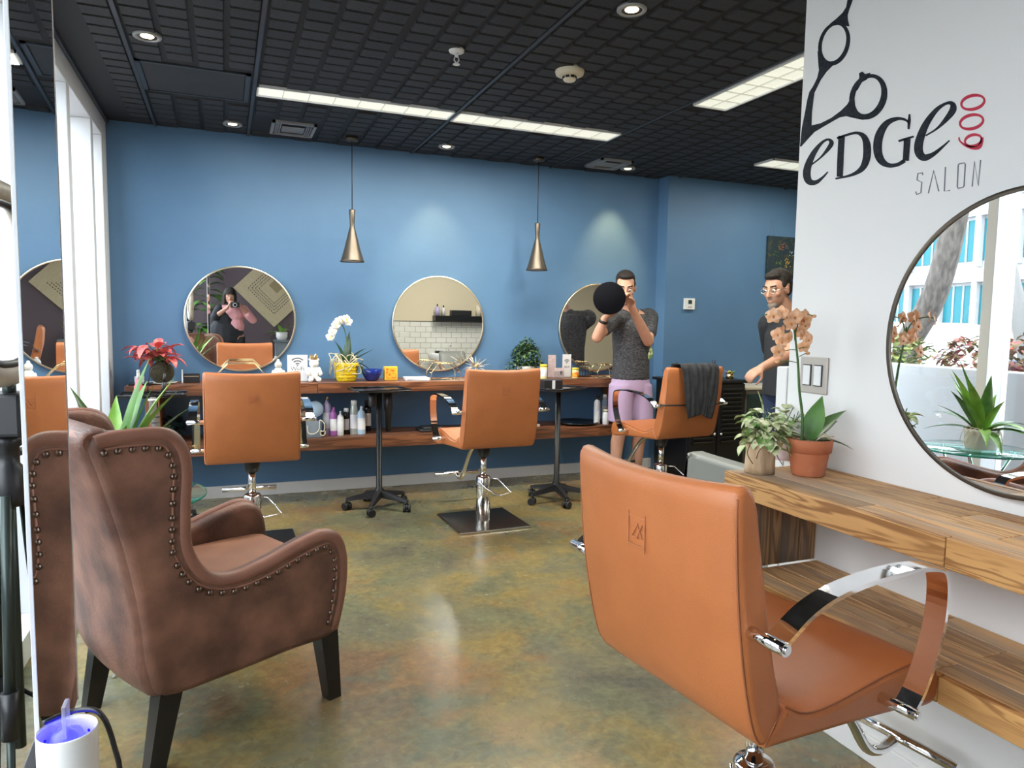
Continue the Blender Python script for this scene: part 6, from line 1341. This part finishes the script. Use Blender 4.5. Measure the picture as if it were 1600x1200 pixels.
def tree(label, p, pts, r0, r1, mat, crown, seed, group='trees outside the window'):
    t = thing('street_tree', label, 'tree', p, 0, group)
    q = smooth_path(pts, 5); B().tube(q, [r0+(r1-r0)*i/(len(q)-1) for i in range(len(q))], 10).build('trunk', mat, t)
    if crown:
        b = B()
        for c, rd, n in crown: bush(b, n, c, rd, 0.22, seed)
        tag(b.build('foliage', 'hedge', t), kind='stuff')
    return t
tree('leaning pale tree trunk outside, seen in the right mirror', (-4.0, 5.55, -0.04), [(0,0,0), (0,0.08,0.7), (0,0.30,1.5), (0,0.62,2.6), (0,0.9,4.2)], 0.11, 0.07, 'bark_pale', [((-0.3,0.6,4.7), (0.8,0.8,0.6), 200)], 71)
tree('thick rough tree trunk outside, seen at the right mirror\'s left rim', (-5.2, 8.4, -0.04), [(0,0.55,0), (0,0.35,0.9), (0,-0.25,1.9), (0,-0.55,3.2), (0,-0.7,4.5)], 0.20, 0.14, 'bark', [((-0.6,0.6,4.8), (1.0,1.0,0.8), 320)], 72)
tree('straight grey tree trunk beside the window post, seen in the right mirror', (-4.7, 4.95, -0.04), [(0,0,0), (0,-0.03,1.5), (0,-0.10,3.2), (0,-0.14,5)], 0.15, 0.10, 'bark', [], 73)
tree('slender street tree near the dark blue car outside', (-7.0, 5.9, -0.04), [(0,0,0), (0.05,0.05,1.6), (0,0,3.4)], 0.10, 0.06, 'bark', [((0,0.2,3.2), (1.2,1.1,0.9), 200)], 74)
tree('leafy tree outside the left window edge', (-5.6, 12.2, -0.04), [(0,0,0), (0.1,0,1.2), (0,0,2.6)], 0.10, 0.06, 'bark', [((0,0,2.3), (1.1,1.3,1.2), 420)], 75)
tree('leafy tree outside beside the ring light', (-6.4, 16.8, -0.04), [(0,0,0), (0.1,0,1.2), (0,0,3)], 0.11, 0.06, 'bark', [((0,0,2.6), (1.2,1.4,1.5), 420)], 76)
def car(label, p, rz_, mat):
    t = thing('parked_car', label, 'car', p, rz_, 'cars parked on the street')
    body = sp2([(-2.2,0.35), (-1.7,0.28), (1.7,0.28), (2.2,0.36), (2.25,0.62), (2.1,0.82), (1.2,0.95), (-1.6,0.98), (-2.15,0.90), (-2.28,0.6)], 3)
    B().pillow(body, -0.88, 0.88, 0.10, 3).build('body', mat, t)
    cabn = sp2([(-1.95,0.95), (-1.55,1.42), (-1.0,1.52), (0.1,1.52), (0.5,1.42), (1.15,0.93)], 3)
    cb_ = B().pillow(cabn, -0.78, 0.78, 0.12, 3).build('cabin', mat, t)
    for s in (-1, 1):
        for y0, y1 in ((-1.35,-0.45), (-0.38,0.62)): B().add([(s*0.785,y0,1.0), (s*0.785,y1+0.15,1.0), (s*0.775,y1-0.12,1.40), (s*0.775,y0+0.12,1.40)], [(0,1,2,3)]).build('side_window', 'car_glass', cb_)
        for y in (-1.4, 1.4):
            wh = B().cyl((s*0.70,y,0.33), (s*0.90,y,0.33), 0.33, n=24).build('wheel', 'tyre', t); B().cyl((s*0.90,y,0.33), (s*0.905,y,0.33), 0.20, n=18).build('hubcap', 'vent_metal', wh)
        B().bbox((s*0.62-0.15,2.16,0.62), (s*0.62+0.15,2.24,0.74), 0.02).build('headlight', 'white_plastic', t)
    B().add([(-0.62,1.10,0.98), (0.62,1.10,0.98), (0.56,0.55,1.41), (-0.56,0.55,1.41)], [(0,1,2,3)]).build('windscreen', 'car_glass', cb_)
    return t
car('dark blue car parked outside, seen in the right mirror', (-10.0, 8.2, -0.02), 0.0, 'car_blue')
car('white car parked outside, seen at the left of the right mirror', (-9.6, 13.2, -0.02), 0.0, 'car_white')
car('red car parked outside, farthest car from the window', (-13.5, 15.5, -0.02), 0.0, 'car_red')
t = thing('office_building', 'white office building with turquoise windows across the street', 'building', (-28, 24, -0.04))
B().box((-8,-9,0), (0,14,11.5)).build('walls', 'facade_white_dimmed', t)
for fl_ in range(3):
    z = 1.6+3.2*fl_
    B().bbox((0,-9.2,z+2.15), (0.35,14.2,z+2.6), 0.02).build('ledge', 'facade_white_dimmed', t)
    for k in range(11):
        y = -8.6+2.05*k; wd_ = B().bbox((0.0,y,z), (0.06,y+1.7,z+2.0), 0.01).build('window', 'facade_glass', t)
        for j in (1, 2): B().box((0.06,y+1.7*j/3-0.04,z), (0.10,y+1.7*j/3+0.04,z+2.0)).build('glazing_bar', 'facade_white_dimmed', wd_)
        B().bbox((0.0,y+1.72,z-0.3), (0.30,y+2.03,z+2.2), 0.02).build('pier', 'facade_white_dimmed', t)
